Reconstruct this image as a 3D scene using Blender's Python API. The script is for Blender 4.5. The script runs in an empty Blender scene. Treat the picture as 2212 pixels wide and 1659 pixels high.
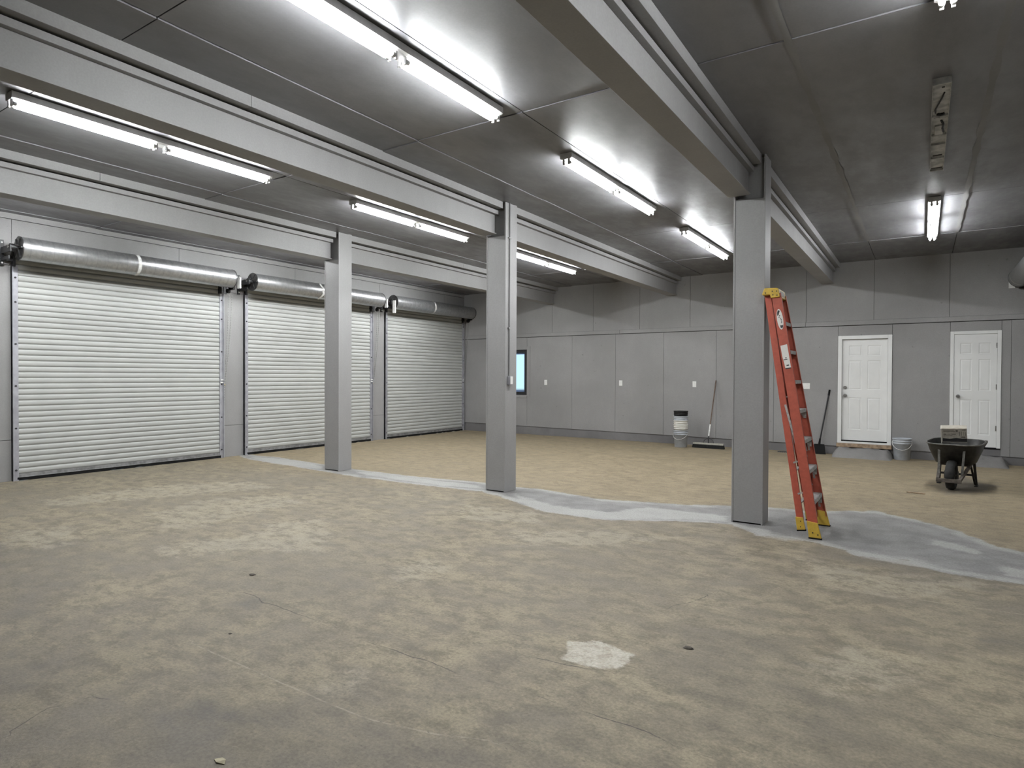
import bpy, math, random
import numpy as np
from mathutils import Vector, Matrix

random.seed(7)
sc = bpy.context.scene
col = sc.collection

# ------------------------------------------------------------------ camera, world, exposure
CAM_H = 1.55
F_PX, W_PX, H_PX = 1347.3, 2212, 1659
YAW, PITCH, ROLL = math.radians(33.379), math.radians(-0.6975), math.radians(-0.251)
_f = Vector((-math.sin(YAW) * math.cos(PITCH), math.cos(YAW) * math.cos(PITCH), math.sin(PITCH)))
_r = Vector((math.cos(YAW), math.sin(YAW), 0))
_d = _f.cross(_r)
RIGHT = _r * math.cos(ROLL) + _d * math.sin(ROLL)
DOWN = -_r * math.sin(ROLL) + _d * math.cos(ROLL)
cd = bpy.data.cameras.new('camera')
cam = bpy.data.objects.new('camera', cd)
col.objects.link(cam)
cd.sensor_fit = 'HORIZONTAL'
cd.sensor_width = 36.0
cd.lens = 36.0 * F_PX / W_PX
cd.clip_start = 0.05
cd.clip_end = 200
m3 = Matrix((RIGHT, -DOWN, -_f)).transposed()
cam.matrix_world = Matrix.Translation((0, 0, CAM_H)) @ m3.to_4x4()
sc.camera = cam

world = bpy.data.worlds.new('sky')
sc.world = world
world.use_nodes = True
bg = world.node_tree.nodes['Background']
bg.inputs['Color'].default_value = (0.52, 0.80, 1.0, 1)
bg.inputs['Strength'].default_value = 1.25
TUBE_STRENGTH = 130.0
sc.view_settings.view_transform = 'Standard'
sc.view_settings.look = 'None'
sc.view_settings.gamma = 1.0
sc.view_settings.use_curve_mapping = False
sc.view_settings.exposure = 0.0
sc.cycles.use_denoising = True
sc.cycles.max_bounces = 6
sc.cycles.diffuse_bounces = 4
sc.cycles.glossy_bounces = 3
sc.cycles.adaptive_threshold = 0.05
sc.cycles.caustics_reflective = False
sc.cycles.caustics_refractive = False
sc.cycles.sample_clamp_indirect = 8.0
sc.cycles.use_light_tree = False


def pix_floor(x, y):
    """a pixel of the photograph -> the point of the floor (z=0) it shows"""
    d = RIGHT * ((x - W_PX / 2) / F_PX) + DOWN * ((y - H_PX / 2) / F_PX) + _f
    t = -CAM_H / d.z
    return (d.x * t, d.y * t)


# ------------------------------------------------------------------ helpers
class MB:
    def __init__(s):
        s.v, s.f, s.s = [], [], []

    def add(s, vs, fs, smooth=False):
        o = len(s.v)
        s.v += [tuple(p) for p in vs]
        for f in fs:
            s.f.append([i + o for i in f])
            s.s.append(smooth)
        return s

    def box(s, x0, x1, y0, y1, z0, z1):
        vs = [(x, y, z) for z in (z0, z1) for y in (y0, y1) for x in (x0, x1)]
        return s.add(vs, [(0, 2, 3, 1), (4, 5, 7, 6), (0, 1, 5, 4), (2, 6, 7, 3), (0, 4, 6, 2), (1, 3, 7, 5)])

    def bar(s, p0, p1, side, w, h):
        """a rectangular bar from p0 to p1: width w along side, height h across"""
        p0, p1, side = Vector(p0), Vector(p1), Vector(side)
        ax = (p1 - p0).normalized()
        side = (side - ax * side.dot(ax)).normalized()
        up = ax.cross(side)
        vs = []
        for p in (p0, p1):
            for a, b in ((-1, -1), (1, -1), (1, 1), (-1, 1)):
                vs.append(p + side * (a * w / 2) + up * (b * h / 2))
        return s.add(vs, [(3, 2, 1, 0), (4, 5, 6, 7), (0, 1, 5, 4), (1, 2, 6, 5), (2, 3, 7, 6), (3, 0, 4, 7)])

    def cyl(s, p0, p1, r0, r1=None, n=16, caps=True):
        r1 = r0 if r1 is None else r1
        p0, p1 = Vector(p0), Vector(p1)
        ax = (p1 - p0).normalized()
        a = ax.orthogonal().normalized()
        b = ax.cross(a)
        ring = lambda p, r: [p + a * (r * math.cos(2 * math.pi * i / n)) + b * (r * math.sin(2 * math.pi * i / n)) for i in range(n)]
        s.add(ring(p0, r0) + ring(p1, r1), [(i, (i + 1) % n, n + (i + 1) % n, n + i) for i in range(n)], True)
        if caps:
            s.add(ring(p0, r0), [tuple(reversed(range(n)))])
            s.add(ring(p1, r1), [tuple(range(n))])
        return s

    def lathe(s, prof, n=28, cx=0, cy=0):
        vs = []
        for r, z in prof:
            vs += [(cx + r * math.cos(2 * math.pi * i / n), cy + r * math.sin(2 * math.pi * i / n), z) for i in range(n)]
        fs = []
        for k in range(len(prof) - 1):
            for i in range(n):
                j = (i + 1) % n
                fs.append((k * n + i, k * n + j, (k + 1) * n + j, (k + 1) * n + i))
        return s.add(vs, fs, True)

    def tube(s, pts, r, n=8):
        pts = [Vector(p) for p in pts]
        vs = []
        for k, p in enumerate(pts):
            t = (pts[min(k + 1, len(pts) - 1)] - pts[max(k - 1, 0)]).normalized()
            up = Vector((0, 0, 1)) if abs(t.z) < 0.9 else Vector((1, 0, 0))
            a = t.cross(up).normalized()
            b = t.cross(a)
            vs += [p + a * (r * math.cos(2 * math.pi * i / n)) + b * (r * math.sin(2 * math.pi * i / n)) for i in range(n)]
        fs = []
        for k in range(len(pts) - 1):
            for i in range(n):
                j = (i + 1) % n
                fs.append((k * n + i, k * n + j, (k + 1) * n + j, (k + 1) * n + i))
        fs.append(tuple(reversed(range(n))))
        fs.append(tuple(range((len(pts) - 1) * n, len(pts) * n)))
        return s.add(vs, fs, True)

    def prism(s, poly, p, ax_a, ax_b, ext):
        """polygon (a,b) in the plane p + a*ax_a + b*ax_b, extruded by the vector ext"""
        p, A, B, E = Vector(p), Vector(ax_a), Vector(ax_b), Vector(ext)
        n = len(poly)
        lo = [p + A * a + B * b for a, b in poly]
        hi = [q + E for q in lo]
        fs = [tuple(range(n)), tuple(reversed(range(n, 2 * n)))]
        fs += [((i + 1) % n, i, n + i, n + (i + 1) % n) for i in range(n)]
        return s.add(lo + hi, fs)

    def mesh(s, name):
        me = bpy.data.meshes.new(name)
        me.from_pydata(s.v, [], s.f)
        me.polygons.foreach_set('use_smooth', s.s)
        me.validate()
        me.update()
        return me

    def build(s, name, m, parent=None, bevel=0.0, loc=(0, 0, 0)):
        me = s.mesh(name)
        me.materials.append(m)
        o = bpy.data.objects.new(name, me)
        col.objects.link(o)
        o.location = loc
        if parent is not None:
            o.parent = parent
        if bevel:
            b = o.modifiers.new('bevel', 'BEVEL')
            b.width = bevel
            b.segments = 2
            b.limit_method = 'ANGLE'
        return o


def box_part(name, m, parent, x0, x1, y0, y1, z0, z1, bevel=0.0):
    return MB().box(x0, x1, y0, y1, z0, z1).build(name, m, parent, bevel)


def empty(name, loc=(0, 0, 0), rz=0.0):
    o = bpy.data.objects.new(name, None)
    o.empty_display_size = 0.2
    col.objects.link(o)
    o.location = loc
    o.rotation_euler.z = rz
    return o


def tag(o, label, cat, group=None, kind=None):
    o['label'] = label
    o['category'] = cat
    if group:
        o['group'] = group
    if kind:
        o['kind'] = kind
    return o


def share(name, me, parent, loc=(0, 0, 0)):
    o = bpy.data.objects.new(name, me)
    col.objects.link(o)
    o.location = loc
    if parent is not None:
        o.parent = parent
    return o


def copy_tree(o, parent=None):
    c = o.copy()
    col.objects.link(c)
    c.parent = parent
    for ch in o.children:
        copy_tree(ch, c)
    return c


# ------------------------------------------------------------------ materials
class NT:
    def __init__(s, name):
        s.m = bpy.data.materials.new(name)
        s.m.use_nodes = True
        s.t = s.m.node_tree
        s.b = s.t.nodes['Principled BSDF']
        s.geo = None

    def n(s, kind, **kw):
        nd = s.t.nodes.new(kind)
        for k, v in kw.items():
            setattr(nd, k, v)
        return nd

    def L(s, a, b):
        s.t.links.new(a, b)

    def pos(s):
        if s.geo is None:
            s.geo = s.n('ShaderNodeNewGeometry')
        return s.geo.outputs['Position']

    def obj(s):
        return s.n('ShaderNodeTexCoord').outputs['Object']

    def noise(s, scale, detail=4, rough=0.55, vec=None, stretch=None):
        nd = s.n('ShaderNodeTexNoise')
        nd.inputs['Scale'].default_value = scale
        nd.inputs['Detail'].default_value = detail
        nd.inputs['Roughness'].default_value = rough
        v = s.pos() if vec is None else vec
        if stretch:
            mp = s.n('ShaderNodeMapping')
            mp.inputs['Scale'].default_value = stretch
            s.L(v, mp.inputs['Vector'])
            v = mp.outputs['Vector']
        s.L(v, nd.inputs['Vector'])
        return nd.outputs['Fac']

    def ramp(s, fac, a, b, lo=0.0, hi=1.0, smooth=True):
        nd = s.n('ShaderNodeMapRange')
        nd.interpolation_type = 'SMOOTHSTEP' if smooth else 'LINEAR'
        s.L(fac, nd.inputs['Value'])
        for k, v in (('From Min', a), ('From Max', b), ('To Min', lo), ('To Max', hi)):
            nd.inputs[k].default_value = v
        return nd.outputs['Result']

    def math(s, op, a, b=None, c=None):
        nd = s.n('ShaderNodeMath', operation=op)
        for i, v in enumerate((a, b, c)):
            if v is None:
                continue
            if isinstance(v, (int, float)):
                nd.inputs[i].default_value = v
            else:
                s.L(v, nd.inputs[i])
        return nd.outputs[0]

    def mix(s, fac, a, b):
        nd = s.n('ShaderNodeMix', data_type='RGBA')
        for i, v in ((0, fac), (6, a), (7, b)):
            if isinstance(v, (int, float)):
                nd.inputs[i].default_value = v
            elif isinstance(v, tuple):
                nd.inputs[i].default_value = (*v, 1)
            else:
                s.L(v, nd.inputs[i])
        return nd.outputs[2]

    def bump(s, h, strength=0.3, dist=0.01):
        nd = s.n('ShaderNodeBump')
        nd.inputs['Strength'].default_value = strength
        nd.inputs['Distance'].default_value = dist
        s.L(h, nd.inputs['Height'])
        s.L(nd.outputs['Normal'], s.b.inputs['Normal'])

    def attr(s, name):
        return s.n('ShaderNodeAttribute', attribute_name=name).outputs['Fac']

    def set(s, **kw):
        for k, v in kw.items():
            k = k.replace('_', ' ')
            if isinstance(v, (int, float)):
                s.b.inputs[k].default_value = v
            elif isinstance(v, tuple):
                s.b.inputs[k].default_value = (*v, 1)
            else:
                s.L(v, s.b.inputs[k])
        return s


def plain(name, c, rough=0.5, metal=0.0, var=0.10, scale=30.0, bump=0.0, spec=0.5):
    t = NT(name)
    c2 = tuple(max(0.0, x * (1 - var * 2)) for x in c)
    f = t.ramp(t.noise(scale, 3), 0.3, 0.7)
    t.set(Base_Color=t.mix(f, c2, c), Roughness=rough, Metallic=metal)
    t.b.inputs['Specular IOR Level'].default_value = spec
    if bump:
        t.bump(t.noise(scale * 4, 2), bump, 0.004)
    return t.m


def painted(name, c, rough, blotch=0.16, knots=True, spec=0.5, bump=0.12, rvar=0.06):
    """sprayed grey paint over rough plywood: cloudy sheen, faint grain, dark knots"""
    t = NT(name)
    cloud = t.ramp(t.noise(0.9, 5, 0.6), 0.3, 0.72)
    grain = t.ramp(t.noise(9, 3, 0.65, stretch=(1, 1, 0.35)), 0.3, 0.75)
    base = t.mix(cloud, tuple(x * (1 - blotch) for x in c), c)
    base = t.mix(t.math('MULTIPLY', grain, 0.18), base, tuple(x * 0.72 for x in c))
    if knots:
        k = t.ramp(t.noise(14, 2, 0.4), 0.735, 0.80)
        base = t.mix(t.math('MULTIPLY', k, 0.5), base, tuple(x * 0.4 for x in c))
    speck = t.ramp(t.noise(70, 3, 0.6), 0.28, 0.72)
    base = t.mix(t.math('MULTIPLY', speck, 0.30), base, tuple(x * 0.66 for x in c))
    mott = t.ramp(t.noise(3.5, 5, 0.7, stretch=(1, 0.45, 1)), 0.35, 0.68) if rvar > 0.07 else cloud
    t.set(Base_Color=base, Roughness=t.ramp(mott, 0, 1, rough + rvar, rough - rvar, False))
    t.b.inputs['Specular IOR Level'].default_value = spec
    if bump > 0.3:
        t.bump(t.noise(60, 3), bump, 0.01)
    return t.m


GREY = (0.298, 0.292, 0.290)
M = {}
M['wall'] = painted('wall_grey_paint', GREY, 0.62)
M['ceiling'] = painted('ceiling_grey_paint', (0.183, 0.181, 0.190), 0.39, 0.22, False, 0.6, 0.10, 0.09)
M['ceiling_plain'] = painted('ceiling_compound_paint', (0.215, 0.21, 0.208), 0.55, 0.22, False, 0.5, 0.10)
M['steel'] = painted('steel_grey_paint', (0.312, 0.308, 0.306), 0.5, 0.10, False, 0.5, 0.06)
M['curb'] = painted('curb_grey_paint', (0.20, 0.195, 0.195), 0.8, 0.35)
M['void'] = plain('joint_shadow_wood', (0.05, 0.048, 0.047), 0.9)
M['slat'] = plain('enamelled_slat', (0.40, 0.407, 0.39), 0.45, 0.0, 0.03, 3.0)
M['guide'] = plain('galvanised_guide', (0.40, 0.40, 0.43), 0.5, 0.5, 0.12, 8)
M['bottom_bar'] = plain('aluminium_bar', (0.30, 0.30, 0.30), 0.5, 0.5, 0.2, 15)
M['black'] = plain('black_enamel', (0.012, 0.012, 0.014), 0.4, 0.0, 0.1)
M['rubber'] = plain('black_rubber', (0.01, 0.01, 0.01), 0.8, 0.0, 0.1, 30.0, 0.0, 0.15)
M['bolt'] = plain('dark_bolt', (0.02, 0.02, 0.022), 0.5)
M['disc'] = plain('drum_end_steel', (0.16, 0.16, 0.16), 0.35, 0.8, 0.25, 20)
M['tape'] = plain('white_tape', (0.80, 0.80, 0.78), 0.6)
M['white'] = plain('white_door_paint', (0.74, 0.745, 0.735), 0.42, 0.0, 0.02, 5)
M['plastic_white'] = plain('white_plastic', (0.76, 0.76, 0.74), 0.4, 0.0, 0.02)
M['chrome'] = plain('satin_nickel', (0.42, 0.41, 0.40), 0.28, 1.0, 0.1)
M['fixture'] = plain('fixture_enamel', (0.56, 0.56, 0.55), 0.45, 0.0, 0.08, 12)
M['bare'] = plain('bare_channel_enamel', (0.52, 0.52, 0.50), 0.55, 0.0, 0.22, 14)
M['wire'] = plain('black_wire', (0.02, 0.02, 0.02), 0.6)
M['orange'] = plain('orange_fibreglass', (0.41, 0.085, 0.05), 0.55, 0.0, 0.08, 25)
M['yellow'] = plain('yellow_plastic', (0.60, 0.40, 0.055), 0.5, 0.0, 0.08, 25)
M['alu'] = plain('scuffed_aluminium', (0.50, 0.49, 0.47), 0.55, 0.35, 0.22, 40)
M['sticker'] = plain('sticker_white', (0.72, 0.70, 0.66), 0.5, 0.0, 0.03)
M['print'] = plain('print_black', (0.02, 0.02, 0.02), 0.5)
M['wood'] = plain('raw_plank', (0.40, 0.29, 0.19), 0.7, 0.0, 0.22, 18)
M['handle_brown'] = plain('brown_handle', (0.13, 0.085, 0.06), 0.6, 0.0, 0.2, 20)
M['handle_wood'] = plain('grey_weathered_wood', (0.11, 0.095, 0.08), 0.8, 0.0, 0.25, 20)
M['bucket_grey'] = plain('bucket_grey_plastic', (0.42, 0.445, 0.48), 0.5, 0.0, 0.10, 10)
M['bucket_white'] = plain('bucket_white_plastic', (0.66, 0.65, 0.60), 0.45, 0.0, 0.05, 10)
M['bucket_black'] = plain('bucket_black_plastic', (0.012, 0.012, 0.012), 0.5, 0.0, 0.1, 30.0, 0.0, 0.25)
M['tray'] = plain('worn_black_tray', (0.035, 0.034, 0.031), 0.5, 0.3, 0.35, 9)
M['tray_rim'] = plain('worn_rim', (0.16, 0.155, 0.14), 0.5, 0.4, 0.3, 15)
M['tyre'] = plain('tyre_rubber', (0.018, 0.018, 0.017), 0.75, 0.0, 0.3, 20)
M['card'] = plain('printed_carton', (0.40, 0.37, 0.31), 0.75, 0.0, 0.12, 20)
M['card_edge'] = plain('carton_edge', (0.62, 0.59, 0.52), 0.75, 0.0, 0.05)
M['bristle'] = plain('dark_bristle', (0.008, 0.009, 0.008), 0.9, 0.0, 0.3, 60)
M['broom_block'] = plain('pale_broom_block', (0.40, 0.385, 0.33), 0.6, 0.0, 0.1)
M['mound'] = painted('rough_concrete_step', (0.27, 0.262, 0.255), 0.9, 0.3, True, 0.2, 0.8)
M['brick'] = plain('outside_brick', (0.10, 0.085, 0.10), 0.85, 0.0, 0.3, 12)
M['mortar'] = plain('outside_mortar', (0.42, 0.44, 0.46), 0.9)
M['outside'] = plain('outside_concrete', (0.55, 0.55, 0.53), 0.9)
M['leaf'] = plain('dry_leaf', (0.42, 0.38, 0.26), 0.8)
M['dirt'] = plain('dirt_clump', (0.075, 0.065, 0.052), 0.9, 0.0, 0.2, 60)
M['chain'] = plain('zinc_chain', (0.45, 0.45, 0.43), 0.4, 0.7, 0.1)
M['brass'] = plain('brass_keeper', (0.45, 0.37, 0.18), 0.45, 0.6, 0.1)
M['sash'] = plain('window_sash', (0.16, 0.24, 0.42), 0.5)

t = NT('galvanised_drum')
seam = t.n('ShaderNodeTexWave', wave_type='BANDS', bands_direction='Y')
seam.inputs['Scale'].default_value = 2.2
seam.inputs['Distortion'].default_value = 0.0
t.L(t.pos(), seam.inputs['Vector'])
ring = t.ramp(seam.outputs['Fac'], 0.965, 1.0)
sp = t.ramp(t.noise(18, 3), 0.3, 0.7)
zc = t.mix(sp, (0.36, 0.365, 0.37), (0.46, 0.465, 0.465))
t.set(Base_Color=t.mix(t.math('MULTIPLY', ring, 0.25), zc, (0.2, 0.2, 0.2)), Metallic=0.8, Roughness=t.ramp(sp, 0, 1, 0.30, 0.35, False))
M['drum'] = t.m

t = NT('lamp_tube_glow')
t.set(Base_Color=(0.9, 0.9, 0.9))
t.b.inputs['Emission Color'].default_value = (0.962, 0.985, 1.0, 1)
t.b.inputs['Emission Strength'].default_value = TUBE_STRENGTH
M['tube'] = t.m

t = NT('window_glass')
t.set(Base_Color=(1, 1, 1), Roughness=0.0)
t.b.inputs['Transmission Weight'].default_value = 1.0
t.b.inputs['IOR'].default_value = 1.02
M['glass'] = t.m

# floor concrete: stains, patches and cracks read from attributes of the floor mesh
t = NT('floor_concrete')
n_big = t.noise(0.55, 5, 0.6)
n_mid = t.noise(2.4, 6, 0.62, stretch=(1.0, 1.6, 1))
n_fin = t.noise(14, 5, 0.65)
n_spk = t.noise(60, 4, 0.7)
tan = t.attr('tan')
n_rgh = t.noise(5.5, 9, 0.78, stretch=(1.0, 1.35, 1))
near = t.mix(t.ramp(n_mid, 0.36, 0.64), (0.192, 0.163, 0.117), (0.280, 0.241, 0.170))
near = t.mix(t.math('MULTIPLY', t.ramp(n_rgh, 0.43, 0.62), 0.72), near, (0.115, 0.099, 0.072))
near = t.mix(t.math('MULTIPLY', t.ramp(n_big, 0.42, 0.66), 0.55), near, (0.167, 0.147, 0.113))
far = t.mix(t.ramp(n_mid, 0.34, 0.66), (0.232, 0.188, 0.120), (0.305, 0.249, 0.163))
far = t.mix(t.math('MULTIPLY', t.ramp(n_rgh, 0.44, 0.64), 0.55), far, (0.139, 0.112, 0.072))
c = t.mix(tan, near, far)
wob = t.math('ADD', t.math('MULTIPLY', t.math('SUBTRACT', n_mid, 0.5), 0.40), t.math('MULTIPLY', t.math('SUBTRACT', n_rgh, 0.5), 0.60))
# dark stains and other dark patches, crisp ones first, then broad soft ones
dk = t.ramp(t.math('ADD', t.attr('dark_sd'), wob), 0.12, -0.10)
c = t.mix(t.math('MULTIPLY', dk, 0.55), c, (0.073, 0.069, 0.063))
dks = t.ramp(t.math('ADD', t.attr('soft_sd'), t.math('MULTIPLY', wob, 2.0)), 0.55, -0.45)
c = t.mix(t.math('MULTIPLY', dks, 0.38), c, (0.084, 0.078, 0.070))
# pale worn areas
pl = t.ramp(t.math('ADD', t.attr('pale_sd'), t.math('MULTIPLY', wob, 1.2)), 0.10, -0.12)
c = t.mix(t.math('MULTIPLY', t.math('MULTIPLY', pl, t.ramp(n_rgh, 0.66, 0.40)), 0.50), c, (0.350, 0.314, 0.240))
# grey patching compound along the line of columns, chalky white towards its edges
sd = t.math('ADD', t.attr('strip_sd'), t.math('MULTIPLY', wob, 0.35))
st = t.ramp(sd, 0.035, -0.01)
gcol = t.mix(t.ramp(t.noise(3.2, 5, 0.6), 0.35, 0.68), (0.185, 0.183, 0.183), (0.252, 0.251, 0.246))
c = t.mix(t.math('MULTIPLY', st, 0.92), c, gcol)
ed = t.math('MULTIPLY', t.ramp(sd, 0.04, 0.0), t.ramp(sd, -0.16, -0.03))
wh = t.math('MAXIMUM', t.math('MULTIPLY', ed, t.ramp(n_mid, 0.34, 0.55)), t.ramp(t.math('ADD', t.attr('chalk_sd'), t.math('MULTIPLY', wob, 0.5)), 0.03, -0.06))
c = t.mix(t.math('MULTIPLY', wh, 0.60), c, (0.420, 0.416, 0.392))
# fresh off-white fill
fl = t.ramp(t.math('ADD', t.attr('fill_sd'), t.math('MULTIPLY', wob, 0.30)), 0.012, -0.018)
c = t.mix(t.math('MULTIPLY', fl, 0.92), c, t.mix(t.ramp(n_fin, 0.35, 0.6), (0.350, 0.315, 0.252), (0.462, 0.434, 0.371)))
# scored lines and cracks
cw = t.math('MULTIPLY', t.math('SUBTRACT', t.noise(7, 4), 0.5), 0.05)
sc_ = t.ramp(t.math('ABSOLUTE', t.math('ADD', t.attr('score_sd'), t.math('MULTIPLY', cw, 0.25))), 0.007, 0.002)
c = t.mix(t.math('MULTIPLY', sc_, t.ramp(n_fin, 0.4, 0.6, 0.12, 0.5)), c, (0.364, 0.329, 0.266))
ck = t.ramp(t.math('ABSOLUTE', t.math('ADD', t.attr('crack_sd'), cw)), 0.006, 0.001)
ck = t.math('MULTIPLY', ck, t.ramp(t.noise(2.2, 3), 0.38, 0.55, 0.1, 0.85))
c = t.mix(ck, c, (0.049, 0.043, 0.036))
pit = t.ramp(t.noise(26, 3, 0.5, stretch=(1, 2.2, 1)), 0.66, 0.74)
c = t.mix(t.math('MULTIPLY', pit, 0.55), c, (0.070, 0.063, 0.052))
spk = t.ramp(n_spk, 0.25, 0.75, 0.66, 1.26, False)
mul = t.n('ShaderNodeMix', data_type='RGBA', blend_type='MULTIPLY')
mul.inputs[0].default_value = 1.0
t.L(c, mul.inputs[6])
cmb = t.n('ShaderNodeCombineColor')
for i in range(3):
    t.L(spk, cmb.inputs[i])
t.L(cmb.outputs[0], mul.inputs[7])
t.set(Base_Color=mul.outputs[2], Roughness=t.ramp(n_mid, 0.3, 0.7, 0.58, 0.78, False))
t.b.inputs['Specular IOR Level'].default_value = 0.35
h = t.noise(40, 4, 0.7)
t.bump(h, 0.30, 0.010)
M['floor'] = t.m

# ------------------------------------------------------------------ the room
XL, XR, YF, YB, ZC = -11.01, 1.70, -4.0, 14.19, 3.88

# ---- floor
def poly_w(px):
    return np.array([pix_floor(*p) for p in px])


def seg_dist(P, a, b):
    d = b - a
    L2 = (d ** 2).sum()
    tt = np.clip(((P - a) @ d) / L2, 0, 1)
    q = a + tt[:, None] * d
    return np.sqrt(((P - q) ** 2).sum(1)), (d[0] * (P[:, 1] - a[1]) - d[1] * (P[:, 0] - a[0]))


def poly_sd(P, poly):
    """signed distance to a closed polygon (negative inside)"""
    best = np.full(len(P), 1e9)
    inside = np.zeros(len(P), bool)
    n = len(poly)
    for i in range(n):
        a, b = poly[i], poly[(i + 1) % n]
        dd, _ = seg_dist(P, a, b)
        best = np.minimum(best, dd)
        cond = (a[1] > P[:, 1]) != (b[1] > P[:, 1])
        with np.errstate(divide='ignore', invalid='ignore'):
            xi = (b[0] - a[0]) * (P[:, 1] - a[1]) / (b[1] - a[1]) + a[0]
        inside ^= cond & (P[:, 0] < xi)
    return np.where(inside, -best, best)


def line_sd(P, pl):
    best = np.full(len(P), 1e9)
    out = np.full(len(P), 1e9)
    for a, b in zip(pl[:-1], pl[1:]):
        dd, s_ = seg_dist(P, a, b)
        k = dd < best
        best = np.where(k, dd, best)
        nd = s_ / np.linalg.norm(b - a)
        far = np.abs(dd - np.abs(nd)) > 0.02
        out = np.where(k, np.where(far, dd * np.where(s_ < 0, -1, 1), nd), out)
    return out


def many(P, polys):
    r = np.full(len(P), 9.0)
    for p in polys:
        r = np.minimum(r, poly_sd(P, poly_w(p)))
    return r


STEP = 0.04
nx = int(round((XR - XL + 0.6) / STEP))
ny = int(round((YB - YF + 0.6) / STEP))
gx = np.linspace(XL - 0.3, XR + 0.3, nx + 1)
gy = np.linspace(YF - 0.3, YB + 0.3, ny + 1)
GX, GY = np.meshgrid(gx, gy)
P = np.stack([GX.ravel(), GY.ravel()], 1)
me = bpy.data.meshes.new('floor')
nv = len(P)
me.vertices.add(nv)
co = np.zeros((nv, 3), np.float32)
co[:, :2] = P
me.vertices.foreach_set('co', co.ravel())
i0 = (np.arange(ny)[:, None] * (nx + 1) + np.arange(nx)[None, :]).ravel()
quads = np.stack([i0, i0 + 1, i0 + nx + 2, i0 + nx + 1], 1).astype(np.int32)
me.loops.add(quads.size)
me.loops.foreach_set('vertex_index', quads.ravel())
me.polygons.add(len(quads))
me.polygons.foreach_set('loop_start', np.arange(0, quads.size, 4, dtype=np.int32))
me.update(calc_edges=True)

strip = [(505, 980), (600, 988), (700, 1004), (757, 1013), (880, 1028), (1046, 1043), (1112, 1052), (1175, 1058), (1290, 1078),
         (1480, 1091), (1575, 1093), (1660, 1096), (1750, 1105), (1890, 1104), (1960, 1119), (2060, 1145), (2150, 1180), (2230, 1198), (2420, 1230), (2900, 1305),
         (2900, 1400), (2420, 1300), (2212, 1262), (2150, 1252), (2030, 1235), (1960, 1210), (1850, 1200), (1820, 1185), (1740, 1168), (1640, 1155), (1610, 1142),
         (1575, 1131), (1480, 1126), (1300, 1122), (1180, 1106), (1110, 1082), (1046, 1062), (900, 1046), (760, 1028), (640, 1008), (540, 992)]
chalk = [[(540, 985), (640, 994), (700, 1008), (690, 1013), (600, 1004), (545, 992)],
         [(760, 1016), (850, 1026), (1040, 1048), (1046, 1056), (930, 1047), (790, 1027)],
         [(1112, 1066), (1190, 1090), (1310, 1106), (1400, 1095), (1480, 1104), (1575, 1116), (1575, 1128), (1480, 1122), (1300, 1122), (1180, 1106), (1112, 1082)],
         [(1600, 1136), (1640, 1140), (1700, 1160), (1760, 1170), (1700, 1168), (1640, 1157)],
         [(2020, 1165), (2120, 1188), (2110, 1198), (2010, 1176)], [(2160, 1222), (2230, 1234), (2230, 1256), (2170, 1244)],
         [(1830, 1185), (1960, 1208), (2040, 1226), (2150, 1250), (2040, 1234), (1850, 1201)]]
pale = [[(600, 1130), (690, 1124), (705, 1160), (690, 1190), (560, 1186), (340, 1202), (360, 1180), (560, 1150)],
        [(868, 1242), (880, 1216), (920, 1211), (965, 1226), (930, 1246), (880, 1256)],
        [(330, 1112), (430, 1080), (620, 1070), (640, 1086), (420, 1138), (360, 1144)],
        [(100, 1080), (330, 1050), (520, 1040), (600, 1052), (300, 1078), (130, 1092)],
        [(20, 1150), (140, 1140), (160, 1160), (100, 1182), (20, 1172)],
        [(690, 1472), (740, 1460), (755, 1476), (720, 1488)],
        [(1110, 1150), (1300, 1145), (1480, 1160), (1300, 1180), (1130, 1172)],
        [(1720, 1205), (1900, 1240), (2150, 1262), (1980, 1290), (1790, 1262)],
        [(1830, 1400), (1980, 1420), (1960, 1470), (1800, 1500), (1760, 1450)],
        [(1000, 1090), (1180, 1112), (1150, 1130), (1000, 1120)]]
fill = [[(1224, 1375), (1250, 1386), (1300, 1381), (1330, 1396), (1368, 1414), (1345, 1446), (1300, 1446), (1262, 1440), (1205, 1424), (1226, 1404)]]
dark = [[(400, 1542), (440, 1516), (500, 1496), (462, 1526), (430, 1550)], [(258, 1436), (290, 1425), (280, 1436)],
        [(2140, 1372), (2200, 1380), (2200, 1386), (2150, 1382)], [(540, 1300), (566, 1298), (560, 1304)],
        [(2025, 1045), (2080, 1030), (2150, 1050), (2110, 1066), (2040, 1068)],  # dark patch under the wheelbarrow
        [(500, 1545), (560, 1552), (570, 1565), (510, 1570)]]
soft = [[(-200, 1170), (60, 1185), (110, 1260), (70, 1330), (-300, 1420)], [(-200, 1400), (120, 1420), (180, 1470), (40, 1560), (-200, 1580)],  # broad darker areas, mainly along the left and lower edges of the view
        [(800, 1622), (900, 1610), (1010, 1640), (980, 1668), (820, 1668)], [(1550, 1450), (1700, 1440), (1800, 1530), (1720, 1570), (1560, 1510)],
        [(1500, 1380), (1640, 1360), (1700, 1400), (1560, 1430)], [(1860, 1190), (2100, 1240), (1980, 1240), (1850, 1212)],
        [(300, 1590), (480, 1560), (700, 1620), (600, 1668), (300, 1668)]]
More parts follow.
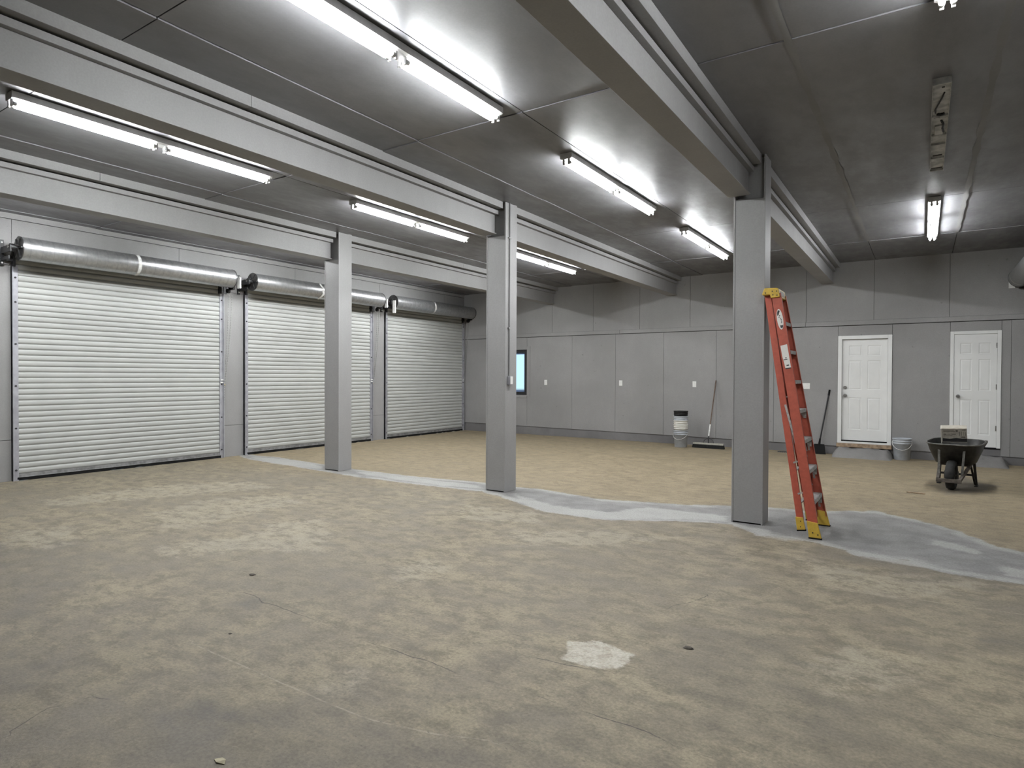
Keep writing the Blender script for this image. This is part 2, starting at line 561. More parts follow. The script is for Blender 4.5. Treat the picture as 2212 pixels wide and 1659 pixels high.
cracks = [[(527, 1280), (560, 1290), (568, 1301), (620, 1318), (720, 1353), (745, 1370), (850, 1405), (930, 1430), (1000, 1460), (1100, 1482),
           (1130, 1493), (1220, 1525), (1270, 1540), (1390, 1578), (1440, 1598)],
          [(1160, 1422), (1200, 1432), (1265, 1443), (1310, 1450)],
          [(30, 1575), (100, 1532), (190, 1506), (225, 1510)],
          [(730, 1346), (790, 1336), (860, 1330)], [(1390, 1182), (1500, 1195), (1584, 1211)], [(2155, 1590), (2212, 1602)], [(1450, 1310), (1500, 1298), (1530, 1287)]]
scores = [[(415, 1390), (540, 1445), (700, 1515), (800, 1555), (940, 1585), (1060, 1600)], [(1780, 1270), (2000, 1298), (2230, 1330)]]


def near_abs(P, lines):
    r = np.full(len(P), 9.0)
    for ln in lines:
        q = line_sd(P, poly_w(ln))
        r = np.where(np.abs(q) < np.abs(r), q, r)
    return r


strip_w = poly_w(strip)
tan_v = np.clip((P[:, 1] - np.interp(P[:, 0], [-11, -4.8, -1.5, 2], [6.2, 6.6, 7.0, 6.9])) / 1.2 + 0.3, 0, 1)
for nm, arr in (('strip_sd', poly_sd(P, strip_w)), ('chalk_sd', many(P, chalk)), ('pale_sd', many(P, pale)), ('fill_sd', many(P, fill)),
                ('dark_sd', many(P, dark)), ('soft_sd', many(P, soft)), ('crack_sd', near_abs(P, cracks)), ('score_sd', near_abs(P, scores)), ('tan', tan_v)):
    a = me.attributes.new(nm, 'FLOAT', 'POINT')
    a.data.foreach_set('value', arr.astype(np.float32))
me.materials.append(M['floor'])
floor = bpy.data.objects.new('floor', me)
col.objects.link(floor)
tag(floor, 'stained bare concrete floor with a grey patched strip along the columns', 'floor', kind='structure')

# ---- ceiling: panels between the beams, each a board of its own
ceiling = box_part('ceiling', M['void'], None, XL - 0.3, XR + 0.3, YF - 0.3, YB + 0.3, ZC + 0.012, ZC + 0.2)
tag(ceiling, 'dark grey painted plywood panel ceiling', 'ceiling', kind='structure')
Y_SEAMS = [YF - 0.2, -2.8, -0.36, 2.14, 4.65, 7.08, 9.71, 12.2, YB + 0.2]
BEAM_XR = [-8.03, -4.78, -1.53]
BEAM_ZB = [3.44, 3.45, 3.47]
X_BANDS = [(XL - 0.2, -10.83), (-10.83, -9.61), (-9.61, -8.14), (-8.14, -7.53), (-7.53, -6.24), (-6.24, -4.89), (-4.89, -4.19), (-4.19, -2.965),
           (-2.965, -1.64), (-1.64, -0.80), (-0.80, 0.43), (0.43, XR + 0.2)]
for bi, (x0, x1) in enumerate(X_BANDS):
    for yi in range(len(Y_SEAMS) - 1):
        y0, y1 = Y_SEAMS[yi], Y_SEAMS[yi + 1]
        dz = (0.010 if bi in (0, 3, 6) else 0.0) + (0.007 if Y_SEAMS[yi] in (4.65, 12.2) else 0.0) + random.uniform(0, 0.001)
        g = 0.004
        box_part('ceiling_panel', M['ceiling'], ceiling, x0 + g, x1 - g, y0 + g, y1 - g, ZC - dz, ZC + 0.014, 0.001)
# smeared joint compound along two seams of the right bay
for x in (-0.80, 0.43):
    mb = MB()
    ys = np.linspace(2.0, 12.2, 60)
    pts = []
    for k, y in enumerate(ys):
        w = 0.026 + 0.007 * math.sin(k * 1.7) + 0.005 * math.sin(k * 4.1)
        pts.append((x - w, y, ZC - 0.0085))
        pts.append((x - w * 0.4, y, ZC - 0.0092))
        pts.append((x + w * 0.4, y, ZC - 0.0092))
        pts.append((x + w, y, ZC - 0.0085))
    fs = []
    for k in range(len(ys) - 1):
        for j in range(3):
            fs.append((4 * k + j, 4 * k + j + 1, 4 * k + j + 5, 4 * k + j + 4))
    mb.add(pts, fs, True)
    mb.build('seam_compound', M['ceiling_plain'], ceiling)

# ---- walls
DOORS_L = [(3.545, 6.80), (7.235, 10.60), (11.02, 14.14)]
HEAD_Z = 3.12


def side_wall(name, label, xin, sgn, doors):
    """a long side wall: header over the roll-up doors and piers between them; sgn points out of the room"""
    a, b = sorted((xin + sgn * 0.02, xin + sgn * 0.22))
    mb = MB()
    mb.box(a, b, YF - 0.2, YB + 0.2, HEAD_Z + 0.02, ZC + 0.1)
    edges = [YF - 0.2] + [v for d in doors for v in (d[0] + 0.03, d[1] - 0.03)] + [YB + 0.2]
    for k in range(0, len(edges), 2):
        mb.box(a, b, edges[k], edges[k + 1], -0.1, HEAD_Z + 0.02)
    w = mb.build(name, M['void'], None)
    tag(w, label, 'wall', kind='structure')
    pa, pb = sorted((xin, xin + sgn * 0.022))
    cuts = [YF, -1.3, 1.13, 3.56, 5.99, 8.43, 10.87, 13.3, YB]
    for k in range(len(cuts) - 1):
        box_part('wall_panel', M['wall'], w, pa, pb, cuts[k] + 0.002, cuts[k + 1] - 0.002, HEAD_Z, 3.785, 0.002)
    ta, tb = sorted((xin - sgn * 0.012, xin + sgn * 0.022))
    box_part('top_board', M['wall'], w, ta, tb, YF, YB, 3.79, ZC + 0.01, 0.002)
    e2 = [YF] + [v for d in doors for v in (d[0] + 0.02, d[1] - 0.02)] + [YB]
    for k in range(0, len(e2), 2):
        if e2[k + 1] - e2[k] < 0.1:
            continue
        box_part('pier_panel', M['wall'], w, pa, pb, e2[k], e2[k + 1], 0.0, 0.594, 0.002)
        box_part('pier_panel', M['wall'], w, pa, pb, e2[k], e2[k + 1], 0.600, HEAD_Z - 0.004, 0.002)
    return w


side_wall('wall_left', 'grey painted left wall around three white roll-up doors', XL, -1, DOORS_L)
DOORS_R = [(10.95, 14.10)]
side_wall('wall_right', 'grey painted right wall with a roll-up door drum in its far corner', XR, 1, DOORS_R)
wf = MB().box(XL - 0.2, XR + 0.2, YF - 0.2, YF, -0.1, ZC + 0.1).build('wall_front', M['wall'])
tag(wf, 'grey painted wall behind the camera', 'wall', kind='structure')

# back wall with window opening and two door recesses
WX0, WX1, WZ0, WZ1 = -9.85, -8.87, 1.05, 2.27
mb = MB()
yb0, yb1 = YB + 0.024, YB + 0.20
mb.box(XL - 0.2, WX0, yb0, yb1, -0.1, ZC + 0.1)
mb.box(WX1, XR + 0.2, yb0 + 0.06, yb1, -0.1, ZC + 0.1)
mb.box(WX0, WX1, yb0, yb1, -0.1, WZ0)
mb.box(WX0, WX1, yb0, yb1, WZ1, ZC + 0.1)
wb = mb.build('wall_back', M['void'])
tag(wb, 'grey painted panelled back wall with a window and two white doors', 'wall', kind='structure')
D1 = (-1.44, -0.505, 2.395)
D2 = (0.417, 1.172, 2.42)


def zl(x):
    return 0.158 - 0.0066 * x


def panel(x0, x1, z0a, z0b, z1, name='wall_panel', proud=0.0):
    mb = MB()
    ya, yb = YB - proud, YB + 0.026
    g = 0.0025
    vs = [(x0 + g, ya, z0a), (x1 - g, ya, z0b), (x1 - g, ya, z1), (x0 + g, ya, z1), (x0 + g, yb, z0a), (x1 - g, yb, z0b), (x1 - g, yb, z1), (x0 + g, yb, z1)]
    mb.add(vs, [(0, 1, 2, 3), (7, 6, 5, 4), (0, 4, 5, 1), (1, 5, 6, 2), (2, 6, 7, 3), (3, 7, 4, 0)])
    return mb.build(name, M['wall'], wb, 0.002)


ZJ = 2.600
for x0, x1 in ((XL, WX0), (WX1, -7.51), (-7.51, -6.31), (-6.31, -5.09), (-5.09, -3.87), (-3.87, -2.66), (-2.66, D1[0]), (D1[1], D2[0]), (D2[1], 1.31), (1.31, XR)):
    panel(x0, x1, zl(x0), zl(x1), ZJ - 0.006)
panel(WX0, WX1, zl(WX0), zl(WX1), WZ0)
panel(WX0, WX1, WZ1, WZ1, ZJ - 0.006)
panel(D1[0], D1[1], D1[2], D1[2], ZJ - 0.006)
panel(D2[0], D2[1], D2[2], D2[2], ZJ - 0.006)
for x0, x1 in ((XL, -6.2), (-6.2, -2.05), (-2.05, XR)):
    panel(x0, x1, ZJ + 0.006, ZJ + 0.006, 2.695, 'trim_board', 0.012)
us = [XL, -9.32, -8.10, -6.92, -5.69, -4.47, -3.27, -2.04, -0.82, 0.40, XR]
for x0, x1 in zip(us[:-1], us[1:]):
    panel(x0, x1, 2.697, 2.697, ZC + 0.01)
base = MB().box(XL, XR, YB + 0.018, YB + 0.1, 0.0, 0.235).build('baseboard_back', M['curb'])
tag(base, 'rough grey painted concrete curb below the back wall panels', 'curb', kind='structure')
# outside ground seen under the doors and through the window
og = MB().box(-60, 50, -50, 70, -0.30, -0.10).build('outside_ground', M['outside'])
tag(og, 'pale paved ground outside the building', 'ground', kind='structure')
sill = MB().box(XL - 0.22, XL - 0.0, YF, YB, -0.1, 0.0).build('door_sill', M['outside'])
tag(sill, 'pale concrete door sill outside the roll-up doors', 'sill', kind='structure')

# ---- window
win = empty('window_1', ((WX0 + WX1) / 2, YB, WZ0))
tag(win, 'black framed window with bright daylight partly hidden by the middle column', 'window', kind='structure')
hw, hh = (WX1 - WX0) / 2, WZ1 - WZ0
for nm, b in (('frame_side', (-hw, -hw + 0.075, 0.0, 0.12, 0, hh)), ('frame_side', (hw - 0.075, hw, 0.0, 0.12, 0, hh)),
              ('frame_rail', (-hw + 0.075, hw - 0.075, 0.0, 0.12, 0, 0.085)), ('frame_rail', (-hw + 0.075, hw - 0.075, 0.0, 0.12, hh - 0.075, hh))):
    box_part(nm, M['black'], win, *b, 0.002)
iw = hw - 0.075
for b in ((-iw, -iw + 0.04, 0.085, hh - 0.075), (iw - 0.05, iw, 0.085, hh - 0.075), (-0.02, 0.02, 0.085, hh - 0.075)):
    box_part('sash_stile', M['sash'], win, b[0], b[1], 0.06, 0.10, b[2], b[3], 0.002)
for b in ((0.085, 0.13), (hh - 0.12, hh - 0.075)):
    box_part('sash_rail', M['sash'], win, -iw, iw, 0.06, 0.10, b[0], b[1], 0.002)
box_part('pane', M['glass'], win, -iw + 0.04, -0.02, 0.078, 0.082, 0.13, hh - 0.12)
box_part('pane', M['glass'], win, 0.02, iw - 0.05, 0.078, 0.082, 0.13, hh - 0.12)
for b in ((hw, hw + 0.10, -0.03, hh + 0.085), (-hw - 0.1, -hw, -0.03, hh + 0.085)):
    box_part('casing', M['wall'], win, b[0], b[1], -0.012, 0.02, b[2], b[3], 0.003)
box_part('casing', M['wall'], win, -hw, hw, -0.012, 0.02, hh, hh + 0.085, 0.003)
box_part('casing', M['wall'], win, -hw, hw, -0.012, 0.02, -0.075, 0, 0.003)
box_part('mortar', M['mortar'], win, iw + 0.012, iw + 0.3, 0.20, 0.62, 0.0, hh)
bm_ = MB().box(-0.006, 0.29, 0.0, 0.2, 0.0, 0.062).mesh('brick')
bm_.materials.append(M['brick'])
for r in range(16):
    for k in (0, 1):
        share('brick', bm_, win, (iw + 0.006, 0.205 + k * 0.215 - (0.1 if r % 2 else 0), r * 0.076))


# ------------------------------------------------------------------ roll-up doors
def make_slat_mesh(length):
    prof = []
    for k in range(11):
        u = k / 10
        prof.append((0.019 * (1 - abs(2 * u - 1) ** 3.6) - 0.004, u * 0.0835 - 0.0005))
    mb = MB()
    vs = [(x, y, z) for y in (0, length) for x, z in prof]
    n = len(prof)
    mb.add(vs, [(k, n + k, n + k + 1, k + 1) for k in range(n - 1)], True)
    back = [(-0.012, y, z) for y in (0, length) for z in (0, 0.0835)]
    mb.add(back, [(0, 1, 3, 2)])
    me = mb.mesh('slat')
    me.materials.append(M['slat'])
    return me


def roll_door(idx, y0, y1, xin, sgn, label, strap_y, zigzag=False, guard=False, left_motor=True, chain=True):
    """built for the left wall (local +x into the room); sgn=-1 mirrors it for the right wall"""
    d = empty('door_%d' % idx, (xin, y0, 0), 0)
    tag(d, label, 'roll-up door', kind='structure')
    L = y1 - y0
    gw = 0.075
    slat = make_slat_mesh(L - 2 * gw + 0.05)
    z = 0.095
    while z < 3.24:
        share('slat', slat, d, (0.018, gw - 0.025, z))
        z += 0.0825
    # bottom bar and its uneven rubber seal
    mb = MB().box(0.002, 0.036, gw - 0.02, L - gw + 0.02, 0.046, 0.098)
    mb.box(0.030, 0.05, gw - 0.01, L - gw + 0.01, 0.046, 0.056)
    mb.build('bottom_bar', M['bottom_bar'], d, 0.002)
    rnd = random.Random(idx)
    ys = np.linspace(gw - 0.02, L - gw + 0.02, 42)
    vs, fs = [], []
    for k, y in enumerate(ys):
        q = rnd.random()
        zb_ = 0.016 if q > 0.86 or k in (0, 1) else 0.0005
        vs += [(0.012, y, 0.047), (0.012, y, zb_), (0.046, y, zb_), (0.046, y, 0.047)]
    for k in range(len(ys) - 1):
        for j in range(4):
            fs.append((4 * k + j, 4 * k + (j + 1) % 4, 4 * k + 4 + (j + 1) % 4, 4 * k + 4 + j))
    MB().add(vs, fs).build('rubber_seal', M['rubber'], d)
    # guide rails with bolts
    for ya, yb_, yo in ((0.0, gw, 0.012), (L - gw, L, L - 0.026)):
        mb = MB().box(0.0, 0.045, ya, yb_, 0.0, 3.13)
        if ya == 0.0:
            mb.box(0.0, 0.068, ya + 0.0, ya + 0.014, 0.0, 3.10)
        else:
            mb.box(0.0, 0.068, yb_ - 0.014, yb_, 0.0, 3.10)
        g = mb.build('guide_rail', M['guide'], d, 0.002)
        bmesh_ = MB().cyl((0.043, 0, 0), (0.053, 0, 0), 0.014, n=10).mesh('bolt')
        bmesh_.materials.append(M['bolt'])
        yc = (ya + yb_) / 2 + (0.004 if ya == 0 else -0.004)
        for zb_ in (0.155, 0.764, 1.379, 1.987, 2.594, 2.947):
            share('bolt', bmesh_, g, (0, yc, zb_))
    # drum
    cx, cz, r = 0.29, 3.335, 0.165
    ya, yb_ = 0.013, L + 0.005
    mb = MB()
    n = 64
    for p0, p1 in (((cx, ya, cz), (cx, yb_, cz)),):
        mb.cyl(p0, p1, r, n=n, caps=False)
    dr = mb.build('drum', M['drum'], d)
    for y, s_ in ((ya, -1), (yb_, 1)):
        mb = MB().cyl((cx, y, cz), (cx, y + s_ * 0.012, cz), r + 0.006, n=40)
        for k in range(6):
            an = k * math.pi / 3
            mb.bar((cx + 0.03 * math.cos(an), y + s_ * 0.018, cz + 0.03 * math.sin(an)), (cx + 0.15 * math.cos(an), y + s_ * 0.018, cz + 0.15 * math.sin(an)), (0, 1, 0), 0.02, 0.014)
        mb.build('drum_end', M['disc'], dr)
    sy = strap_y - y0
    if zigzag:
        mb = MB()
        nseg = 60
        for k in range(nseg):
            a0, a1 = 2 * math.pi * k / nseg, 2 * math.pi * (k + 1) / nseg
            o0, o1 = 0.05 * abs(((k / 7) % 2) - 1), 0.05 * abs((((k + 1) / 7) % 2) - 1)
            q = lambda a, o: [(cx + (r + 0.006) * math.cos(a), sy + o, cz + (r + 0.006) * math.sin(a)), (cx + (r + 0.006) * math.cos(a), sy + o + 0.05, cz + (r + 0.006) * math.sin(a))]
            mb.add(q(a0, o0) + q(a1, o1), [(0, 1, 3, 2)], True)
        mb.build('strap', M['tape'], dr)
    else:
        MB().cyl((cx, sy, cz), (cx, sy + 0.05, cz), r + 0.005, n=64, caps=False).build('strap', M['tape'], dr)
    # axle and wall brackets
    MB().cyl((cx, -0.125, cz), (cx, L + 0.13, cz), 0.02, n=12).build('axle', M['chrome'], d)
    br = MB().box(0.0, 0.03, -0.135, -0.085, 3.10, 3.47)
    br.box(0.0, 0.36, -0.118, -0.102, 3.27, 3.36)
    br.box(0.02, 0.30, -0.118, -0.102, 3.17, 3.215)
    br.box(0.03, 0.07, -0.11, 0.03, 3.17, 3.21)
    br.box(0.03, 0.085, 0.0, 0.035, 3.10, 3.33)
    b1 = br.build('bracket', M['black'], d, 0.002)
    MB().cyl((cx, -0.10, cz), (cx, -0.055, cz), 0.055, n=16).cyl((cx, -0.055, cz), (cx, -0.02, cz), 0.035, n=16).build('tension_wheel', M['black'], b1)
    MB().cyl((cx - 0.12, -0.10, cz + 0.035), (cx + 0.05, -0.01, cz + 0.03), 0.012, n=8).build('tension_bolt', M['chrome'], b1)
    for zz in (3.14, 3.43):
        MB().cyl((0.03, -0.11, zz), (0.04, -0.11, zz), 0.013, n=8).build('bracket_bolt', M['tape'], b1)
    br = MB().box(0.0, 0.016, L + 0.02, L + 0.09, 3.08, 3.40)
    br.box(0.0, 0.32, L + 0.045, L + 0.065, 3.28, 3.36)
    br.box(0.02, 0.055, L - 0.10, L - 0.04, 3.07, 3.22)
    br.cyl((0.18, L + 0.03, 3.12), (0.18, L - 0.01, 3.12), 0.045, n=16)
    br.box(0.15, 0.30, L + 0.03, L + 0.07, 3.14, 3.24)
    br.cyl((cx, L + 0.10, cz), (cx, L + 0.17, cz), 0.034, n=12)
    b2 = br.build('bracket', M['black'], d, 0.002)
    gy0 = (L + 0.045) if not guard else -0.11
    box_part('chain_guard', M['tape'], d, cx + 0.06, cx + 0.15, gy0 + 0.035, gy0 + 0.062, 3.06 if guard else 3.16, 3.36, 0.004)
    if guard:
        box_part('chain_guard', M['tape'], d, cx + 0.06, cx + 0.15, L + 0.075, L + 0.10, 3.12, 3.36, 0.004)
    # latch, keeper and hand chain
    box_part('latch', M['tape'], d, 0.045, 0.062, L - 0.07, L - 0.015, 1.40, 1.425, 0.003)
    box_part('latch', M['tape'], d, 0.045, 0.062, L - 0.065, L - 0.012, 1.45, 1.47, 0.003)
    if chain:
        MB().cyl((0.0, L + 0.0, 1.345), (0.05, L + 0.02, 1.375), 0.024, 0.018, n=10).build('chain_keeper', M['brass'], d)
        lm = MB()
        for top, bot, y_, x_ in ((3.05, 1.38, L + 0.085, 0.18), (3.05, 1.40, L + 0.035, 0.17), (1.36, 1.03, L + 0.02, 0.04)):
            zz = top
            k = 0
            while zz > bot:
                f_ = (top - zz) / max(0.01, top - bot)
                yy = y_ + (L + 0.015 - y_) * f_ ** 3
                xx = x_ + (0.045 - x_) * f_
                s_ = 0.0045
                if k % 2:
                    lm.box(xx - s_, xx + s_, yy - 0.0015, yy + 0.0015, zz - 0.028, zz)
                else:
                    lm.box(xx - 0.0015, xx + 0.0015, yy - s_, yy + s_, zz - 0.028, zz)
                zz -= 0.024
                k += 1
        lm.build('hand_chain', M['chain'], d)
    if sgn < 0:
        d.scale.x = -1
    return d


roll_door(1, *DOORS_L[0], XL, 1, 'white roll-up shutter door on the left wall, nearest the camera', 5.09)
roll_door(2, *DOORS_L[1], XL, 1, 'middle white roll-up shutter door, partly behind the leftmost column', 8.73, zigzag=True)
roll_door(3, *DOORS_L[2], XL, 1, 'white roll-up shutter door beside the far left corner', 12.40, guard=True)
roll_door(4, *DOORS_R[0], XR, -1, 'roll-up door on the right wall, only its metal drum in view', 13.78, chain=False)


# ------------------------------------------------------------------ columns
def column(x0, x1, label):
    y0, y1 = 6.875, 7.15
    cx, cy = (x0 + x1) / 2, (y0 + y1) / 2
    o = empty('support_column', (cx, cy, 0))
    tag(o, label, 'column', 'steel columns in a row')
    w, h = (x1 - x0) / 2, (y1 - y0) / 2
    box_part('flange', M['steel'], o, w - 0.018, w, -h, h, 0.0, ZC - 0.004, 0.003)
    box_part('flange', M['steel'], o, -w, -w + 0.018, -h, h, 0.0, ZC - 0.004, 0.003)
    box_part('cover_plate', M['steel'], o, -w + 0.018, w - 0.018, -h + 0.004, -h + 0.02, 0.014, 3.435, 0.002)
    box_part('cover_plate', M['steel'], o, -w + 0.018, w - 0.018, h - 0.02, h - 0.004, 0.014, 3.435, 0.002)
    box_part('web', M['steel'], o, -w + 0.018, w - 0.018, -0.05, 0.05, 0.0, ZC - 0.004)
    box_part('seat_plate', M['steel'], o, -w + 0.018, w - 0.018, -h + 0.004, h - 0.004, 3.425, 3.436)
    return o


column(-8.225, -7.885, 'slim grey steel column in front of the middle roll-up door')
c2 = column(-4.952, -4.640, 'grey steel column with a conduit, beside the black-framed window')
column(-1.705, -1.385, 'largest grey steel column, with the orange ladder leaning on it')
# conduit on the middle column: a thing fixed to it
cxr, cyr = -4.640, 6.955
cond = empty('electrical_conduit', (cxr, cyr, 1.44))
tag(cond, 'thin grey conduit with a switch box on the middle column', 'conduit')
MB().cyl((0.012, 0, 0.11), (0.012, 0, 2.43), 0.009, n=10).build('pipe', M['curb'], cond)
box_part('switch_box', M['guide'], cond, 0.0, 0.05, -0.035, 0.035, 0.0, 0.115, 0.004)
box_part('switch_plate', M['plastic_white'], cond, 0.05, 0.054, -0.028, 0.028, 0.006, 0.109, 0.001)
for zz in (0.75, 1.95):
    MB().box(0.0, 0.024, -0.03, 0.03, zz, zz + 0.014).build('strap', M['steel'], cond)


# ------------------------------------------------------------------ beams
def beam(k, y0, y1, label, seams):
    xr, zb = BEAM_XR[k], BEAM_ZB[k]
    xc = xr - 0.115
    o = empty('ceiling_beam', (xc, y0, zb))
    tag(o, label, 'beam', 'steel ceiling beams')
    L = y1 - y0
    top = ZC - zb
    h = 0.115
    s = 3.705 - zb
    box_part('bottom_flange', M['steel'], o, -h, h, 0, L, 0.0, 0.014, 0.002)
    box_part('side_board', M['steel'], o, h - 0.04, h - 0.02, 0.012, L - 0.012, 0.014, s, 0.002)
    box_part('side_board', M['steel'], o, -h + 0.02, -h + 0.04, 0.012, L - 0.012, 0.014, s, 0.002)
    box_part('core', M['void'], o, -h + 0.045, h - 0.045, 0.02, L - 0.02, 0.014, top - 0.008)
    box_part('top_flange', M['steel'], o, -h - 0.03, h + 0.03, 0.0, L, s, s + 0.055, 0.002)
    cuts = [0.0] + [q - y0 for q in seams] + [L]
    for a, b in zip(cuts[:-1], cuts[1:]):
        box_part('nailer_board', M['steel'], o, -h - 0.10, h + 0.105, a + 0.002, b - 0.002, s + 0.072, top - 0.002, 0.002)
    return o


YC0, YC1 = 6.862, 7.165
names = ['leftmost ceiling beam, running close to the roll-up doors', 'middle ceiling beam, meeting the conduit column', 'right ceiling beam, above the ladder column']
for k in range(3):
    beam(k, YF, YC0, 'near half of the grey ' + names[k], [[3.4], [3.15], [0.9]][k])
    beam(k, YC1, YB - 0.001, 'far half of the grey ' + names[k], [[10.2], [11.6], []][k])


# ------------------------------------------------------------------ strip lights
def fixture():
    o = empty('strip_light', (0, 0, ZC - 0.0075))
    L = 2.45
    mb = MB()
    prof = [(-0.068, 0.0), (-0.068, -0.052), (-0.050, -0.062), (0.050, -0.062), (0.068, -0.052), (0.068, 0.0)]
    mb.prism(prof, (0, 0, 0), (1, 0, 0), (0, 0, 1), (0, L, 0))
    mb.build('channel', M['fixture'], o)
    for y in (0.004, L / 2 - 0.058, L / 2 + 0.038, L - 0.022):
        for x in (-0.029, 0.029):
            MB().box(x - 0.012, x + 0.012, y, y + 0.014, -0.118, -0.055).build('lampholder', M['fixture'], o, 0.003)
    tm = MB().cyl((0, 0, 0), (0, L / 2 - 0.135, 0), 0.0185, n=10).mesh('lamp_tube')
    tm.materials.append(M['tube'])
    cm = MB().cyl((0, 0, 0), (0, 0.026, 0), 0.0175, n=10).mesh('tube_cap')
    cm.materials.append(M['fixture'])
    for y in (0.046, L / 2 + 0.082):
        for x in (-0.029, 0.029):
            tb = share('lamp_tube', tm, o, (x, y, -0.090))
            share('tube_cap', cm, tb, (0, -0.027, 0))
            share('tube_cap', cm, tb, (0, L / 2 - 0.134, 0))
    return o


proto = fixture()
LANES = {-9.5: None, -6.31: None, -3.12: None, 0.10: None}
ROWS = [1.99, 5.70, 9.52]
where = {(-3.12, 0): 'at the top centre, nearest the camera', (-3.12, 1): 'in the centre bay, second from the camera', (-3.12, 2): 'in the centre bay, half behind the ladder column',
         (-6.31, 0): 'at the left edge of the photo between two beams', (-6.31, 1): 'in the left bay between the leftmost two columns', (-6.31, 2): 'in the left bay just right of the conduit column',
         (0.10, 0): 'cut off by the top right edge of the photo', (0.10, 2): 'in the right bay near the back wall'}
first = True
for x in LANES:
    for r, y in enumerate(ROWS):
        if x == 0.10 and r == 1:
            continue
        o = proto if first else copy_tree(proto)
        first = False
        o.location = (x, y + (0.13 if x > 0 else 0.035), ZC - 0.0075)
        if (x, r) in where:
            lab = 'lit twin-tube fluorescent strip light ' + where[(x, r)]
        elif x == -9.5:
            lab = 'fluorescent strip light hidden behind the leftmost beam above the ' + ['nearest', 'middle', 'farthest'][r] + ' roll-up door'
        else:
            lab = 'lit fluorescent strip light over the floor behind the camera'
        tag(o, lab, 'light', 'fluorescent strip lights')

# empty fixture channel without tubes
o = empty('bare_light_channel', (0.10, 5.86, ZC - 0.0075))
tag(o, 'empty pale metal light channel without tubes on the right ceiling', 'light channel')
mb = MB().box(-0.06, 0.06, 0, 2.45, -0.034, 0.0)
mb.box(-0.062, -0.058, 0, 2.45, -0.05, 0.0)
mb.box(0.058, 0.062, 0, 2.45, -0.05, 0.0)
mb.build('channel', M['bare'], o)
for y in (0.0, 0.72, 1.22, 1.50, 1.95, 2.40):
    box_part('cross_plate', M['bare'], o, -0.058, 0.058, y, y + 0.012, -0.052, -0.034)
box_part('ballast', M['bare'], o, -0.035, 0.03, 0.98, 1.22, -0.048, -0.034, 0.004)
MB().tube([(0.02, 0.22, -0.038), (0.005, 0.32, -0.046), (-0.018, 0.44, -0.048), (-0.038, 0.56, -0.046), (-0.034, 0.64, -0.044)], 0.006).build('wire', M['wire'], o)
MB().tube([(-0.02, 0.68, -0.044), (0.0, 0.70, -0.046), (0.03, 0.685, -0.044)], 0.011).build('wire', M['wire'], o)
MB().tube([(0.012, 0.86, -0.04), (0.028, 0.95, -0.046), (0.024, 1.04, -0.05), (0.034, 1.14, -0.05)], 0.009).build('wire', M['wire'], o)
for xa, xb, ya_, yb2 in ((-0.045, 0.0, 0.745, 0.79), (-0.05, 0.05, 1.245, 1.29), (-0.04, 0.04, 1.88, 1.925), (-0.03, 0.005, 1.99, 2.02), (-0.05, 0.05, 2.34, 2.385), (0.0, 0.02, 0.10, 0.13)):
    box_part('knockout', M['void'], o, xa, xb, ya_, yb2, -0.0355, -0.030)


# ------------------------------------------------------------------ the two white doors in the back wall
def slab_mesh(w, h, pans, depth=0.04):
    """door leaf, front at y=0 facing -y, with recessed and raised panels given as (x0,x1,z0,z1)"""
    xs = sorted({0.0, w} | {v for p in pans for v in p[:2]})
    zs = sorted({0.0, h} | {v for p in pans for v in p[2:]})
    mb = MB()
    for xa, xb in zip(xs[:-1], xs[1:]):
        for za, zb_ in zip(zs[:-1], zs[1:]):
            if any(p[0] <= xa and xb <= p[1] and p[2] <= za and zb_ <= p[3] for p in pans):
                continue
            mb.add([(xa, 0, za), (xb, 0, za), (xb, 0, zb_), (xa, 0, zb_)], [(0, 1, 2, 3)])
    for x0, x1, z0, z1 in pans:
        rings = [(0, 0), (0.009, 0.005), (0.016, 0.005), (0.034, 0.001)]
        vs = []
        for i_, dy in rings:
            vs += [(x0 + i_, dy, z0 + i_), (x1 - i_, dy, z0 + i_), (x1 - i_, dy, z1 - i_), (x0 + i_, dy, z1 - i_)]
        fs = []
        for k in range(len(rings) - 1):
            for j in range(4):
                fs.append((4 * k + j, 4 * k + (j + 1) % 4, 4 * k + 4 + (j + 1) % 4, 4 * k + 4 + j))
        fs.append((12, 13, 14, 15))
        mb.add(vs, fs)
    mb.add([(0, 0, 0), (w, 0, 0), (w, 0, h), (0, 0, h), (0, depth, 0), (w, depth, 0), (w, depth, h), (0, depth, h)],
           [(4, 7, 6, 5), (0, 4, 5, 1), (1, 5, 6, 2), (2, 6, 7, 3), (3, 7, 4, 0)])
    return mb


def six_panels(w, h):
    a, b = 0.115 * w / 0.8, w / 2 - 0.05
    c_, d_ = w / 2 + 0.05, w - 0.115 * w / 0.8
    out = []
    for x0, x1 in ((a, b), (c_, d_)):
        out += [(x0, x1, 0.22, 0.86), (x0, x1, 1.02, 1.60), (x0, x1, 1.70, 1.90)]
    return out


